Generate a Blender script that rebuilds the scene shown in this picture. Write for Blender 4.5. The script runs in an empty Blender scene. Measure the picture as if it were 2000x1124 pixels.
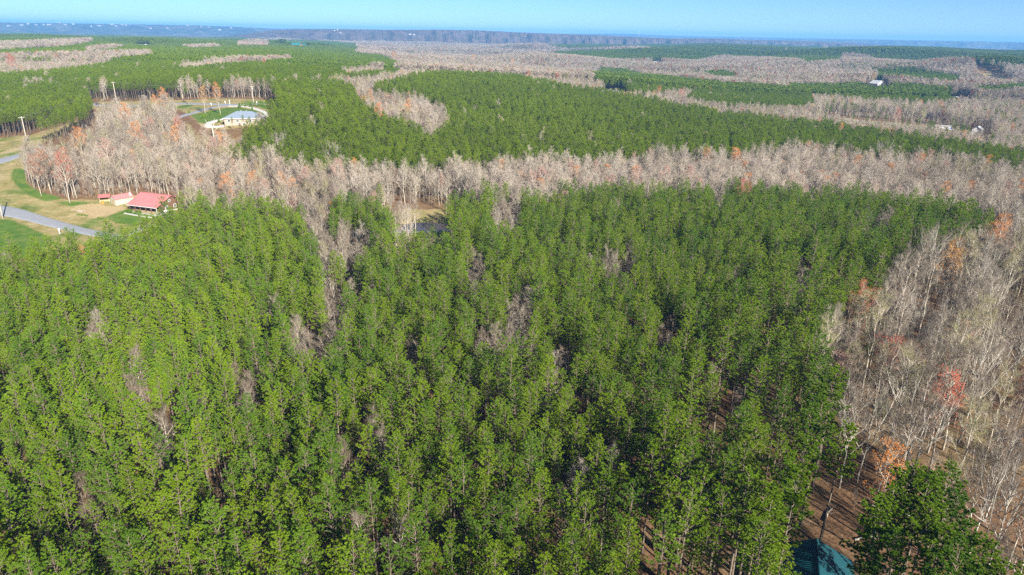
import bpy, math, random
import numpy as np
from mathutils import Matrix, Vector
rnd = random.Random(7); rng = np.random.default_rng(11)
sc = bpy.context.scene
col = sc.collection
# ================= camera, sky, sun, exposure =================
CH, PITCH, ROLL = 62.0, 20.4, 1.0
cam = bpy.data.cameras.new('camera'); camo = bpy.data.objects.new('camera', cam); col.objects.link(camo)
cam.sensor_width = 36; cam.lens = 24; cam.clip_start = 0.5; cam.clip_end = 60000
camo.matrix_world = Matrix.Translation((0, 0, CH)) @ Matrix.Rotation(math.radians(90 - PITCH), 4, 'X') @ Matrix.Rotation(math.radians(ROLL), 4, 'Z')
sc.camera = camo
SUN_EL, SUN_AZ = math.radians(26.0), math.radians(180 - 31)      # clockwise from +Y
w = bpy.data.worlds.new('World'); sc.world = w; w.use_nodes = True
wn = w.node_tree.nodes; wl = w.node_tree.links
sky = wn.new('ShaderNodeTexSky'); sky.sky_type = 'NISHITA'; sky.sun_disc = False
sky.sun_elevation = SUN_EL; sky.sun_rotation = SUN_AZ; sky.altitude = 3000; sky.air_density = 1.0; sky.dust_density = 0.0; sky.ozone_density = 8.5
wl.new(sky.outputs[0], wn['Background'].inputs[0]); wn['Background'].inputs[1].default_value = 0.05
sl = bpy.data.lights.new('sun', 'SUN'); slo = bpy.data.objects.new('sun', sl); col.objects.link(slo)
sl.energy = 5.0; sl.angle = math.radians(0.55); sl.color = (1.0, 0.945, 0.84)
sd = Vector((math.sin(SUN_AZ) * math.cos(SUN_EL), math.cos(SUN_AZ) * math.cos(SUN_EL), math.sin(SUN_EL)))
slo.rotation_euler = sd.to_track_quat('Z', 'Y').to_euler()
sc.view_settings.view_transform = 'Standard'; sc.view_settings.look = 'None'; sc.view_settings.gamma = 1
sc.view_settings.use_curve_mapping = False; sc.view_settings.exposure = 1.5
sc.cycles.max_bounces = 5; sc.cycles.diffuse_bounces = 2; sc.cycles.glossy_bounces = 2; sc.cycles.transmission_bounces = 3
sc.cycles.volume_bounces = 0; sc.cycles.use_denoising = False
# ---------- terrain: heights on a polar table around the viewpoint, smoothed ----------
AZ=np.array([-60,-45,-35,-20,-8,0,8,20,35,45,60.])
RR=np.array([0,200,260,380,600,900,1500,2500,4000,7000,16000.])
ZT=np.array([
[0,0,0,0,0,0,0,0,0,0,0],
[0,0,0,0,0,0,0,0,0,0,0],
[1,1,1,2,0,0,0,0,0,0,0],
[8,8,9,20,8,4,2,0,0,0,0],
[13,13,14,22,18,16,7,0,0,0,0],
[15,16,16,20,10,4,0,-4,-4,-4,0],
[18,18,18,17,-2,-8,-6,2,2,2,0],
[20,20,20,14,-10,-10,2,20,24,24,10],
[6,6,6,0,-10,-10,0,10,12,12,6],
[0,0,0,0,-10,-10,-6,0,0,0,0],
[0,0,0,0,0,0,0,0,0,0,0]],float)
LR=np.log(RR+60)
_fa=np.linspace(-60,60,241); _fr=np.linspace(LR[0],LR[-1],400)
_t=np.stack([np.interp(_fa,AZ,row) for row in ZT]); _t=np.stack([np.interp(_fr,LR,_t[:,j]) for j in range(241)],1)
def _blur(a,n,ax):
    k=np.hanning(n+2)[1:-1]; k/=k.sum()
    return np.apply_along_axis(lambda v:np.convolve(np.pad(v,n//2,mode='edge'),k,mode='valid'),ax,a)
_t=_blur(_blur(_t,25,1),19,0)
MOUNDS=[(-841,1630,10),(-646,2120,10),(-597,2030,10),(321,1655,6),(498,983,5),(102,741,4)]
MOUND=(800.0,1215.0)
POND=(-36.0,222.0)
def ground_z(x,y):
    x=np.asarray(x,float); y=np.asarray(y,float)
    r=np.hypot(x,y); a=np.degrees(np.arctan2(x,np.maximum(y,1e-6))); a=np.where(y<0,np.sign(x)*60,a); a=np.clip(a,-60,60)
    fi=(a+60)/120*240; fj=np.clip((np.log(r+60)-_fr[0])/(_fr[-1]-_fr[0])*399,0,398.999); fi=np.clip(fi,0,239.999)
    i=fi.astype(int); j=fj.astype(int); u=fi-i; v=fj-j
    z=(_t[j,i]*(1-u)+_t[j,i+1]*u)*(1-v)+(_t[j+1,i]*(1-u)+_t[j+1,i+1]*u)*v
    z=np.where(y<0,z*np.clip(1+y/600,0,1),z)
    amp=np.clip((r-420)/1200,0,1)
    z=z+amp*(2.6*np.sin(x/131+0.7*np.sin(y/210))*np.cos(y/173+1.1)+1.6*np.sin(x/57+y/83)+4*np.clip((r-1200)/2500,0,1)*np.sin(x/420+1)*np.cos(y/510))
    rt=np.clip((r-750)/700,0,1)*np.clip((a+14)/16,0,1)*np.clip((6000-r)/2500,0,1)
    z=z+rt*(8.5*np.sin(x/185+y/410+.6)*np.cos(y/165-x/520)+5*np.sin(x/92+1)*np.sin(y/118+.4))
    for mx,my,ma in MOUNDS: z=z+ma*np.exp(-(((x-mx)/70)**2+((y-my)/70)**2))
    z=z+15*np.exp(-(((x-MOUND[0])/120)**2+((y-MOUND[1])/75)**2))
    return z
PINE_NEAR = [(-155,128.3),(-136,142.4),(-121,153.1),(-116.6,157.5),(-111.3,163),(-105.2,167.9),(-101.2,175.8),(-100.8,194.7),(-96.8,202.6),(-85.9,206.6),(-72.9,205.6),(-61.4,197.4),(-55.7,182.4),(-52.4,182.6),(-57.4,205.2),(-52.8,213.7),(-43,218.1),(-34.7,189.4),(-29.2,164.7),(-16.6,174.8),(-21.6,209.2),(-20.9,222.2),(-10.2,231),(2.9,228.8),(9.6,221.6),(17.4,238.2),(44.9,240.5),(47.8,236.5),(80.5,243.4),(90.3,240),(125.3,237),(137.6,230),(158,234.7),(163.2,220.1),(150.8,196.3),(129.9,189.3),(118.8,173.5),(97.2,163.4),(82.9,140.6),(73.7,135.4),(66,127.9),(59,117.3),(50.9,100.4),(50.1,91.9),(45.5,79.2),(40.2,71.1),(33.1,64.2),(28.5,54.3),(24.3,41.4),(-69.2,39.6),(-153.2,96.1)]
BIG = [(8.1,40),(20.3,82),(47.5,130.7),(90.2,181.6),(184.6,246.7),(127,161.5),(43,56.3),(30,40.4)]
PINE_MID = [(-113.6,264.2),(-111.9,281.3),(-113.6,333),(-130.7,376.1),(-149.9,449.7),(-149.2,484.9),(-129.4,489.2),(-108.1,472),(-87,406.5),(-69.7,371.8),(-55.6,350.6),(-40.1,328.4),(-35.8,364.3),(-44.4,434.4),(-68.8,459.1),(-89.2,471.1),(-91.7,504.4),(-86.3,579.8),(-77.8,648),(-50.6,657.5),(-3.5,686.8),(40,595),(97.4,551.8),(122.1,518.2),(160.1,493.8),(194.8,446.8),(221.3,403.3),(240.3,375.9),(255.1,345.3),(278.8,312.3),(252.4,280.8),(224.2,300.9),(209.3,332.9),(171.7,331.9),(142.4,345.6),(93.1,315.8),(69.8,316.8),(43.1,294.4),(10.1,295.8),(-11.5,281.8),(-35.1,268.2),(-60.5,264.5),(-79.3,261.2),(-96.9,267.3)]
PINE_LEFT = [(-416.2,456.4),(-341.1,467.4),(-322.2,485.8),(-302.7,482.7),(-255.9,421.9),(-228.3,378.4),(-215,348.6),(-216,335.4),(-216.3,309.2),(-223.6,299.9),(-223.8,236.2)]
PINE_FAR = [[(-3981.7,4488.3),(-3315.1,4658.3),(-2972.4,5211.8),(-2215.5,5160.1),(-1391.2,4033),(-1221.4,4233.9),(-726,3225.1),(-496.3,2257.7),(-343.9,1522),(-248.2,1407.1),(-145.7,982.5),(-102,599.3),(-123.8,543),(-147.5,503.8),(-155.6,472.8),(-159.7,459.8),(-181.9,479.4),(-186.5,456.3),(-209.3,462.9),(-225.3,468.3),(-216.6,427),(-243.6,430.7),(-261,455.8),(-282.2,478.4),(-286.1,461.7),(-338.4,494.9),(-345,473.7),(-409.2,449.2)],[(115.9,1026.2),(169.2,1334.1),(207.6,1305.9),(208.1,1149.7),(220.8,953.2),(243.5,862.1),(205.4,754.1),(141.6,669.4),(106.1,603.3),(74.5,588.7)],[(144.6,598.9),(217.9,811.9),(272.2,854.2),(296.2,801.4),(303.9,709),(266.1,607.8),(231.6,565.2),(204.8,571.1),(168.6,561.4),(154.8,571.5)],[(333.1,903),(438.8,880.7),(505.7,823.6),(426.3,684.1),(378.6,659.1),(336.6,671),(303.9,709),(292.1,790.1)],[(-296.1,5717.2),(-35.8,5999.7),(720.3,5956.5),(943.2,4922.6),(523.2,2827.8),(331.6,2728.4),(189.5,2917.1),(-21.7,3718.4)],[(129.4,2224.3),(240,2780.9),(482.5,2508.7),(409.2,1977.4),(372.2,1791.4),(223.8,1635.5),(136.1,2081.6)],[(1046.5,5908),(1595.1,5784),(2242.2,5565.2),(1359.8,3253.2),(838.2,1874.6),(629.1,1422.5),(536.4,1364.6),(616.6,1800.9),(564.5,2030.8),(417.4,1822),(347.7,1868.1)],[(1877.9,4498.9),(2921.8,5240.4),(3857.3,4595.7),(1257.4,1485.3),(800.3,1158),(732.9,1226.1),(848,1726.9),(804.7,1888)],[(537.2,846.2),(567.1,859.8),(664.1,941.7),(589.6,834.3),(523,786.2),(503.6,786.8)],[(593,1161.3),(649.9,1148.5),(665.7,1076.2),(545.8,886.2),(510.9,897.7),(481.7,922.8)],[(302.6,1200.6),(331.8,1214.2),(336.3,1125.1),(301.2,1016.8),(277.4,1037.3)],[(-198.2,420.2),(-191.9,417.8),(-175.3,380.5),(-181.2,382.9)],[(-192.7,451.2),(-183.6,448.9),(-150.2,364.9),(-161.1,375)],[(-165,448.8),(-154.5,454.2),(-130,379.9),(-142.9,386.8)]]
BARE_CUT = [[(-631.5,701.5),(-552.9,767.9),(-517.9,799.4),(-490,851),(-451.1,921),(-406.8,829.6),(-404.7,718.7),(-393.4,632.5),(-394,578.5),(-469.8,517.9)],[(-968.5,1082.8),(-894,1249.3),(-873,1298.1),(-909.1,1436.7),(-966.4,1648.2),(-853.8,1454.5),(-659,1037.9),(-666.2,927.8),(-716.5,797.7)],[(-582.3,971),(-692.2,1245.1),(-651.6,1226.5),(-546.7,1001),(-528.8,886.1)],[(-292,596.9),(-317.1,668.9),(-302.6,733.5),(-306.1,928.4),(-282.3,861),(-266,655.2),(-261.2,580.7)],[(-858.2,2192.3),(-1263.1,3550.2),(-615,1724.9),(-580.2,1479.2)],[(-651.5,1450.4),(-627.5,1504.6),(-558.6,1361.6),(-544.7,1240.7)],[(-155.4,624.3),(-142.9,807.2),(-115.5,651.4),(-127.1,557.8)]]
FIELD = [[(-280.4,264),(-272.6,302.2),(-251.5,336.7),(-241.6,344.6),(-241.5,378.5),(-246.3,398.7),(-230.5,364.8),(-224,333),(-218,310.8),(-210.9,293.7),(-185.6,256.4),(-175.8,248.1),(-160.5,239.8),(-149.7,240.3),(-147.7,241.6),(-140.4,245.7),(-136.5,248.9),(-121.3,242.4),(-114.2,224.7),(-116.5,213.4),(-121.4,204),(-125.3,199.6),(-131.4,191.8),(-137,184.3),(-139.5,175.4),(-153.2,158.8),(-188.2,155.8)],[(-200.8,415.5),(-256.1,426.1),(-275.1,450.6),(-271.2,461.2),(-219.6,455.9),(-184,454.7),(-158.5,447.9),(-135.8,403),(-122.5,361.8),(-124.8,348.9),(-135.1,341.9),(-143.5,337.7),(-154.7,343.5),(-175.2,378.5)],[(-43.5,234.8),(-42.1,246.2),(-24.2,248.8),(-17.9,237.8),(-19,208.8),(-30.4,192.1),(-36.9,201.9)],[(279.9,604.3),(296,583.2),(315.3,571.3),(329.6,545.4),(317.4,524.3),(286.8,532.3),(257.6,554.3)],[(327.3,548.4),(342.8,515.8),(329.3,486.2),(306.1,504.9)],[(412.7,739.7),(436.4,746.4),(413.1,705.4),(393.9,705.1)],[(757.8,1192.5),(779,1165.4),(735.8,1036.4),(642,955.2),(707.1,1098.3)],[(-829.6,1579.5),(-811,1591.5),(-781.9,1540.7),(-790.8,1507.1)],[(-672.5,2049.6),(-751.5,2920.5),(-519.9,2018.1),(-633.8,1929.3)],[(339.6,1817.4),(372.1,1837.9),(326.6,1609.2),(303.7,1609.2)],[(90,718.5),(109.7,728.9),(104.1,690.1),(85.5,681.4)],[(547,1097.4),(510.2,990.7),(477.5,929.8),(470.9,936.8)]]
GREEN = [[(-182.6,213.5),(-165.5,217.4),(-153.9,209.9),(-138.7,198.6),(-134.2,175.8),(-141.2,159.7)],[(-207.3,280.8),(-197.3,275.2),(-174.7,250.8),(-160.6,241.6),(-166,236.8),(-177.9,244),(-194.5,261)],[(-137.5,223),(-133.5,234.4),(-122.6,227.8),(-120.5,214.7),(-130.9,217.1)],[(-205.2,424.9),(-199.7,431.7),(-193.5,423.3),(-198,412.7)],[(-177.9,382.7),(-173.8,391.6),(-168.7,407.9),(-159.2,406.6),(-144.4,393.9),(-132.1,378.6),(-138.4,365.5),(-153.7,363.2),(-158.5,352.3)],[(-155.8,421.9),(-145.3,422.9),(-133.7,396.5),(-146.9,405.5)],[(282.9,573.4),(304.1,565.8),(286.1,562.9)],[(-166.7,238),(-146.8,238.2),(-154.3,232.4)],[(333,1781.1),(365.6,1804.3),(326.6,1609.2),(303.7,1609.2)]]
DIRT = [[(-150.3,237.4),(-141.6,233.7),(-135.3,234.3),(-135.7,227.6),(-138.8,220.7),(-144.8,222.3),(-151.7,228.1),(-153.2,233.6)],[(-229.6,305.4),(-228.4,317.3),(-222.5,311.9),(-224.2,297.6)],[(757.8,1192.5),(779,1165.4),(735.8,1036.4),(642,955.2),(707.1,1098.3)],[(-826.5,1573.1),(-809.6,1584.1),(-785,1538),(-790.8,1507.1)],[(-654.7,1994.6),(-721.2,2764.4),(-526.7,2017.1),(-639.2,1946.3)],[(264.7,552),(290.5,539.4),(274.9,524.1)]]
THIN = [[(37,77.6),(42.8,80.5),(45.9,77.8),(49,70),(46.3,62.4),(29.4,62.1)]]
LOW = [[(268.3,619),(324,587.7),(353.2,517.2),(288.7,418.4),(248.5,451.4),(212.6,485.5)]]
NOBARE = [[(-226.2,207.9),(-169.6,218.5),(-146.3,213.4),(-127.4,215.2),(-115.9,228.4),(-106.1,217),(-81.2,163.4),(-154.3,133.9)],[(-223.4,457),(-150.7,452),(-121,359.4),(-116.8,323.3),(-110.5,290.9),(-131.6,290.3),(-147.9,305.2),(-172.1,353.4)],[(-286.6,471.4),(-219.6,455.9),(-173.4,356.3),(-222,364.4)],[(-215.9,295.3),(-233.1,324.2),(-247.2,353.1),(-253.2,410.5),(-231.9,389),(-184,308.1),(-183.6,272.2),(-197,274.4)],[(-48.1,250),(-17.1,254.7),(-11.9,174.9),(-33.3,173.8)]]
HOLES = [[(-51.7,189.3),(-49.1,174.1),(-50.4,168.3),(-54.8,173.8),(-60.3,188.6),(-63.8,205.4),(-62.6,213.5),(-57.3,206.2)],[(-43.3,158.2),(-39.4,140.2),(-39,133.7),(-41.9,140),(-47.3,157.9),(-52.7,180.3),(-53.9,191.2),(-49.5,180.5)],[(-38.3,91.4),(-36.4,84),(-36.9,81.2),(-39.5,83.9),(-43,91.2),(-45.5,99.7),(-45.2,103.6),(-42,99.8)],[(-44.3,79.7),(-43.2,75.3),(-44.3,73.6),(-47.1,75.2),(-50.1,79.5),(-51.6,84.3),(-50.5,86.4),(-47.4,84.4)],[(-32.3,109.8),(-31.6,102.5),(-33.6,99.6),(-37.1,102.3),(-40.6,109.4),(-41.9,117.6),(-39.8,121.4),(-35.6,117.9)],[(-31.5,121.5),(-29,107.7),(-29.2,102.8),(-31.9,107.6),(-36.1,121.3),(-39.8,138.2),(-40,146.6),(-36.2,138.4)],[(-36.3,167.8),(-34.4,151.5),(-36.2,145.4),(-40.6,151.2),(-46,167.2),(-49.2,186.6),(-47.5,196),(-41.8,187.2)],[(4.1,118.9),(3.1,107.7),(1.2,103.5),(-0.7,107.6),(-1.8,118.7),(-1.1,132),(1.2,138.4),(3.5,132.2)],[(0.4,110.6),(-0.7,105.2),(-3.2,103),(-5.9,105),(-7.3,110.3),(-6.5,116.2),(-3.7,118.9),(-0.8,116.4)],[(10.7,104.8),(9.5,98.8),(7.7,96.4),(6.2,98.7),(5.8,104.7),(6.8,111.3),(8.8,114.3),(10.4,111.4)],[(29.9,155.6),(27,141.3),(24.9,136),(24.4,141.2),(25.9,155.4),(28.9,172.5),(31.7,180.6),(32,172.6)],[(31.3,116.2),(28.8,107.4),(26.6,104.1),(25.8,107.3),(26.9,116),(29.5,126.1),(32.1,130.8),(32.9,126.2)],[(-6.3,146.9),(-6.3,133.9),(-7.2,129.1),(-8.7,133.8),(-10.1,146.7),(-10.5,162),(-9.5,169.3),(-7.6,162.2)],[(-18.4,75.8),(-18.2,71.8),(-19.3,70.2),(-21.2,71.7),(-22.8,75.7),(-23.2,80.1),(-22,82.1),(-20,80.2)],[(3.2,201.7),(1.6,185.6),(-1.6,179.4),(-5,185.2),(-6.9,201.1),(-6,219.8),(-2.2,228.8),(1.7,220.4)],[(12,90.8),(11.1,85.7),(10,83.7),(9.2,85.7),(9.1,90.7),(10,96.3),(11.2,98.8),(12.1,96.3)],[(-34.3,69.2),(-33.2,65.7),(-33.5,64.3),(-34.8,65.6),(-36.6,69.1),(-37.8,72.9),(-37.7,74.6),(-36.1,73)],[(-49.2,68.1),(-48.3,65.6),(-49,64.6),(-50.9,65.6),(-52.9,68),(-54,70.7),(-53.3,71.9),(-51.3,70.8)],[(25.2,155.1),(23.4,145.6),(21.8,141.9),(21.1,145.5),(21.7,154.9),(23.5,165.6),(25.4,170.4),(26.1,165.7)],[(72.3,232.3),(65.7,210.4),(62.4,202.3),(63.6,210.2),(69,232.1),(76.5,258.2),(81.2,270.7),(79.2,258.5)],[(45.7,224.1),(42,206.1),(39.9,199.3),(40.2,205.9),(42.9,223.9),(46.9,244.9),(49.7,254.6),(49.1,245)],[(-76.2,117),(-72.9,110.2),(-72.4,107.6),(-74.9,110.2),(-79.3,116.9),(-83.2,124.4),(-84,127.8),(-80.9,124.5)],[(5.3,130.4),(4.7,122.3),(3.6,119.1),(2.7,122.2),(2.4,130.3),(2.9,139.4),(4.1,143.5),(5.1,139.5)],[(-15.4,107.2),(-15.2,102.4),(-15.9,100.5),(-17.1,102.4),(-18.3,107.1),(-18.6,112.2),(-17.8,114.4),(-16.5,112.2)],[(69.7,151.2),(64.5,139.5),(61.5,135),(61.9,139.4),(65.7,151),(71.4,164.6),(75.4,170.9),(74.5,164.7)],[(-57.4,94),(-54,86.9),(-53.1,84.2),(-55,86.9),(-58.9,94),(-62.9,102.1),(-64.3,105.8),(-61.8,102.1)],[(-5.3,76.6),(-5.4,73.8),(-6.1,72.7),(-6.9,73.8),(-7.5,76.5),(-7.4,79.5),(-6.7,80.7),(-5.8,79.5)],[(117.3,200),(110.4,191.7),(102.6,188.1),(97.9,190.9),(98.9,198.9),(105.6,207.8),(114.3,212.1),(119.2,208.7)],[(87.8,142.8),(82.1,133.3),(78.4,129.6),(78.4,133.1),(82.4,142.5),(88.5,153.2),(93.1,158.1),(92.6,153.4)],[(2.2,76.7),(1.9,73.7),(1.1,72.5),(0.4,73.7),(0,76.7),(0.3,79.9),(1.1,81.3),(1.9,79.9)],[(15.3,77.1),(14.6,74.1),(13.6,72.9),(13,74),(13.1,77),(13.8,80.3),(14.8,81.7),(15.5,80.3)]]
ROAD_EDGES = [([(-215.7,229.6),(-189.9,232.5),(-178.9,232),(-169.1,228.8),(-157.8,222.4),(-146.9,216.6),(-136.6,211.2),(-123.3,206),(-107.3,204.5)],[(-206.9,219.1),(-181.8,221.5),(-170.2,219.5),(-161,216.5),(-151,211.8),(-141.4,207.6),(-132.2,203.7),(-119.5,199),(-103.8,197.2)]),([(-237.1,272),(-221.6,293.9),(-219.7,300.8),(-219.8,306.8),(-222.1,320.5)],[(-227.2,259.5),(-213.9,282.7),(-213.5,291.7),(-213.5,297.3),(-213.6,312.7)])]
ROAD_LINES = [([(-110,200.2),(-95.4,202.8),(-65.7,209.8),(-37.7,218.5),(-7.3,224.8),(26.3,230.4)],6),([(-290.2,464.7),(-270.7,449.8),(-252.9,437.5),(-231.5,436.5),(-210.9,437.3),(-182.4,426.6),(-167.4,420.2),(-156.7,424.5),(-145.3,432.3)],6.5),([(-183.5,375),(-180.9,391.3),(-179.3,404.7),(-175.4,414.8),(-170.7,418.3)],5.5),([(268.3,619),(280.1,590.3),(290,570.9),(307,555.6),(318.5,547.1),(324.5,533.2),(330.2,520),(330.7,502.6)],4.5)]
DRIVES = [([(-169.2,414.6),(-162.4,415),(-153.8,407.9),(-145.9,398.3),(-138.2,387.7),(-133.2,377.9),(-129.1,372.1),(-124.5,365.6)],3.4),([(-153.1,363.1),(-155.3,359.3),(-155.9,354.3),(-154.5,348.5),(-151.7,344.1),(-148.1,344.1),(-144.8,346)],4.2),([(-120.2,203.6),(-120.7,209.3),(-119.7,212.6),(-117.8,216.1)],3.5)]
MAPLES = [(-171.2,242.7,'rust'),(-170.7,247.1,'rust'),(-157.1,236.2,'red'),(-176.3,279.4,'orange'),(-156.4,285.5,'orange'),(-176.6,317.5,'orange'),(-179,359.5,'orange'),(-179.8,349.3,'orange'),(-146.7,301.6,'red'),(-160.2,304.2,'pink'),(-141.2,286.9,'orange'),(-117.9,268.5,'pink'),(-90.6,233.2,'orange'),(-80.4,231.6,'orange'),(-82.6,222.8,'pink'),(-93.9,219.3,'orange'),(-60.4,256,'orange'),(-72.9,237,'pink'),(-63.2,243.4,'pink'),(10.7,251.4,'pink'),(-85.7,398,'orange'),(-61.8,402,'orange'),(-70.4,359.3,'orange'),(16.5,218.5,'pink'),(79,232,'red'),(46,252.8,'pink'),(57,255.6,'pink'),(64.3,249.8,'pink'),(85.4,305.5,'orange'),(155.7,243.3,'orange'),(70.6,127,'red'),(63.7,104.5,'red'),(63.6,87.6,'red'),(135.2,183.4,'orange'),(102.2,150.9,'yellow'),(48,72.6,'orange'),(279.6,512.5,'red'),(216.8,401.5,'red'),(195.7,416.9,'orange'),(-198.4,1170.8,'orange'),(-80.7,1370,'orange'),(-7.2,1338,'orange'),(-440.6,626.7,'red'),(-484.1,684.9,'red'),(126.9,627.1,'orange'),(139.5,596.5,'red'),(-159.9,379.3,'orange'),(-169.8,383,'yellow'),(-152.1,255.7,'pink'),(915.3,2456.5,'pink'),(53.2,99.4,'pink'),(80.5,111.5,'pink')]
LONE_PINES = [(-256.1,430.9,15),(68.4,118.6,8),(59.6,96.2,9),(64.7,117.7,7),(72.3,132.6,7),(22.9,67.5,12),(31.2,65,15),(-270.8,484.1,14),(-249.5,463.4,14),(-236.4,459.6,14),(-201.3,431.1,12),(-182.3,435.3,12),(452.3,715.1,10),(337.4,628.5,9),(388.3,641.1,9),(262.7,608,8),(359.4,570.4,8),(372.1,580.8,8),(-136.2,335.2,6.5),(-132.1,338.3,7),(-127,333,7.5),(-122.3,330.4,9)]
TALL_PINES = [(43.8,62),(46.7,60.8),(40.2,59.8),(42.2,56.7),(44.4,54.2),(44.4,51.8),(36.2,55),(36.8,52.3),(40.4,51.7),(43,47.4),(39.7,47.9),(42.3,58.2),(44.7,61.1),(45.4,57.5),(38,56.6),(44.3,83.4),(39.6,75.6),(40.8,72.2),(33.6,66.7),(29.9,62.9),(26.2,57),(29.7,59.5)]
BIG_BARE = [(103.4,160.2),(99.7,133.1),(77.4,121.5),(73.9,97),(74.9,104.2),(57.3,81.9),(65.6,77.3),(59.2,70.6),(52,85.7),(48.7,84.2),(62.2,96.6),(89.3,108.7),(57.3,64.9),(112.7,153.1),(-96.4,281.7),(-73.3,276.4),(-52.4,407.5),(-44,385.3),(65.6,320.1),(179.3,337.2)]
POLES = [(-231.4,326.5),(-249.1,438.7),(-155.1,416.6),(-168,217.6)]
MARKERS = [(-141.6,205),(-171.5,422),(-181.8,419.8),(-176,426.3),(-156.1,424.6)]
SAPLINGS = [(-159.8,406.6),(-161.6,416.2),(-158,411.3),(-158.9,418.8),(-154.2,409.1),(-153.9,414.2),(-151.1,412.2),(-152.9,422.6),(-149.2,415.5),(-151,426.1),(-165,368.9),(-165.3,373.6),(-164.8,378.3),(-157.7,373.1),(-150.7,354.5),(-182.2,390.9),(-146.8,391.1)]
YARD_SHRUBS = [(-130.1,216.9),(-129,216.7),(-127.7,216.6),(-138.3,220.7),(-137.2,220.6),(-146.9,223.7),(-145.9,223.5),(-144.9,223.4),(-143.5,222.9)]
FAR = {'blue_roof':(95.5,692.8,7.3),'white_gable':(478.5,944.3,1.8),'trailer':(322.9,529.8,-0.6),'truck':(326.3,522.5,-0.6),'house_road':(329.7,496.9,-0.4),'small_white':(500.7,802.9,-2.2),'lawn_house':(319.7,1646.3,-1.3),'bank_house':(-805.7,1560,17.9),'red_barn':(-595.7,1953.2,16.2),'orange_barn':(-572.3,1948.6,14.7),'camper':(-583.1,1933.7,14.2),'mast':(937.7,5926.1,62)}
CABIN = {'fl':(-132.3,229),'fr':(-120.8,224.9)}
MISC = {'shedA':(-140,234.7),'shedB':(-137,238.9),'shedC':(-143,236.6),'open':(-145,237.3),'dish':(-136.8,239.7),'gh':(-144.7,346.6),'tank':(-119.3,228.6),'orange':(-145.7,236.6),'barrier':(-148.5,227.9),'snag':(-140.7,322.6)}
LOGS = [(45.8,73.1),(43.3,76.7),(50.1,80.7),(73.9,119.3)]
SLIM = [(-34.9,195.8),(-34.7,203.1),(-31.8,193.4),(-31.6,200.2),(-31.4,212.5),(-24.3,242.2),(-38.3,207.3)]
# ================= helpers =================
class MB:
    def __init__(s): s.v = []; s.f = []; s.m = []; s.n = 0
    def add(s, V, Fs, mi=0):
        s.v.append(np.asarray(V, float).reshape(-1, 3)); s.f += [tuple(i + s.n for i in q) for q in Fs]; s.m += [mi] * len(Fs); s.n += len(s.v[-1])
    def box(s, c, d, mi=0, rz=0):
        x, y, z = d[0] / 2, d[1] / 2, d[2] / 2
        P = np.array([(-x,-y,-z),(x,-y,-z),(x,y,-z),(-x,y,-z),(-x,-y,z),(x,-y,z),(x,y,z),(-x,y,z)])
        if rz:
            a = math.cos(rz); b = math.sin(rz); P = np.c_[P[:,0]*a-P[:,1]*b, P[:,0]*b+P[:,1]*a, P[:,2]]
        s.add(P + np.array(c), [(0,3,2,1),(4,5,6,7),(0,1,5,4),(1,2,6,5),(2,3,7,6),(3,0,4,7)], mi)
    def tube(s, pts, rad, k=6, mi=0, cap=True):
        pts = np.asarray(pts, float); n = len(pts)
        t = np.gradient(pts, axis=0); t /= np.linalg.norm(t, axis=1)[:, None] + 1e-9
        up = np.where(np.abs(t[:, 2:3]) < 0.9, np.array([[0,0,1.]]), np.array([[1.,0,0]]))
        a = np.cross(t, up); a /= np.linalg.norm(a, axis=1)[:, None]; b = np.cross(t, a)
        th = np.arange(k) * 2 * math.pi / k; r = np.broadcast_to(np.asarray(rad, float), (n,))
        V = pts[:, None, :] + r[:, None, None] * (np.cos(th)[None, :, None] * a[:, None, :] + np.sin(th)[None, :, None] * b[:, None, :])
        Fs = [(i*k+j, i*k+(j+1)%k, (i+1)*k+(j+1)%k, (i+1)*k+j) for i in range(n-1) for j in range(k)]
        if cap: Fs += [tuple(range(k))[::-1], tuple((n-1)*k+j for j in range(k))]
        s.add(V.reshape(-1, 3), Fs, mi)
    def prism(s, poly, z0, z1, mi=0):
        n = len(poly); V = [(x, y, z0) for x, y in poly] + [(x, y, z1) for x, y in poly]
        s.add(V, [tuple(range(n))[::-1], tuple(range(n, 2*n))] + [(i, (i+1)%n, n+(i+1)%n, n+i) for i in range(n)], mi)
    def slab(s, P, th, mi=0):
        P = np.asarray(P, float); nrm = np.cross(P[1]-P[0], P[2]-P[0]); nrm /= np.linalg.norm(nrm)
        if nrm[2] < 0: nrm = -nrm
        n = len(P); V = np.r_[P - nrm*th, P]
        s.add(V, [tuple(range(n))[::-1], tuple(range(n, 2*n))] + [(i, (i+1)%n, n+(i+1)%n, n+i) for i in range(n)], mi)
    def blades(s, B, T, W, wid, mi=0, mid=0.55):
        # kites from B to T, half width along unit W
        M = B + (T - B) * mid; n = len(B); V = np.stack([B, M + W*wid[:, None], T, M - W*wid[:, None]], 1).reshape(-1, 3)
        s.add(V, [(4*i, 4*i+1, 4*i+2, 4*i+3) for i in range(n)], mi)
    def mesh(s, name, mats, smooth=False):
        me = bpy.data.meshes.new(name)
        me.from_pydata(np.concatenate(s.v).tolist(), [], s.f)
        for m in (mats if isinstance(mats, (list, tuple)) else [mats]): me.materials.append(m)
        me.polygons.foreach_set('material_index', s.m)
        if smooth: me.polygons.foreach_set('use_smooth', [True]*len(s.f))
        me.update(); return me
    def obj(s, name, mats, parent=None, smooth=False, **kw): return link(name, s.mesh(name, mats, smooth), parent, **kw)
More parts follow.
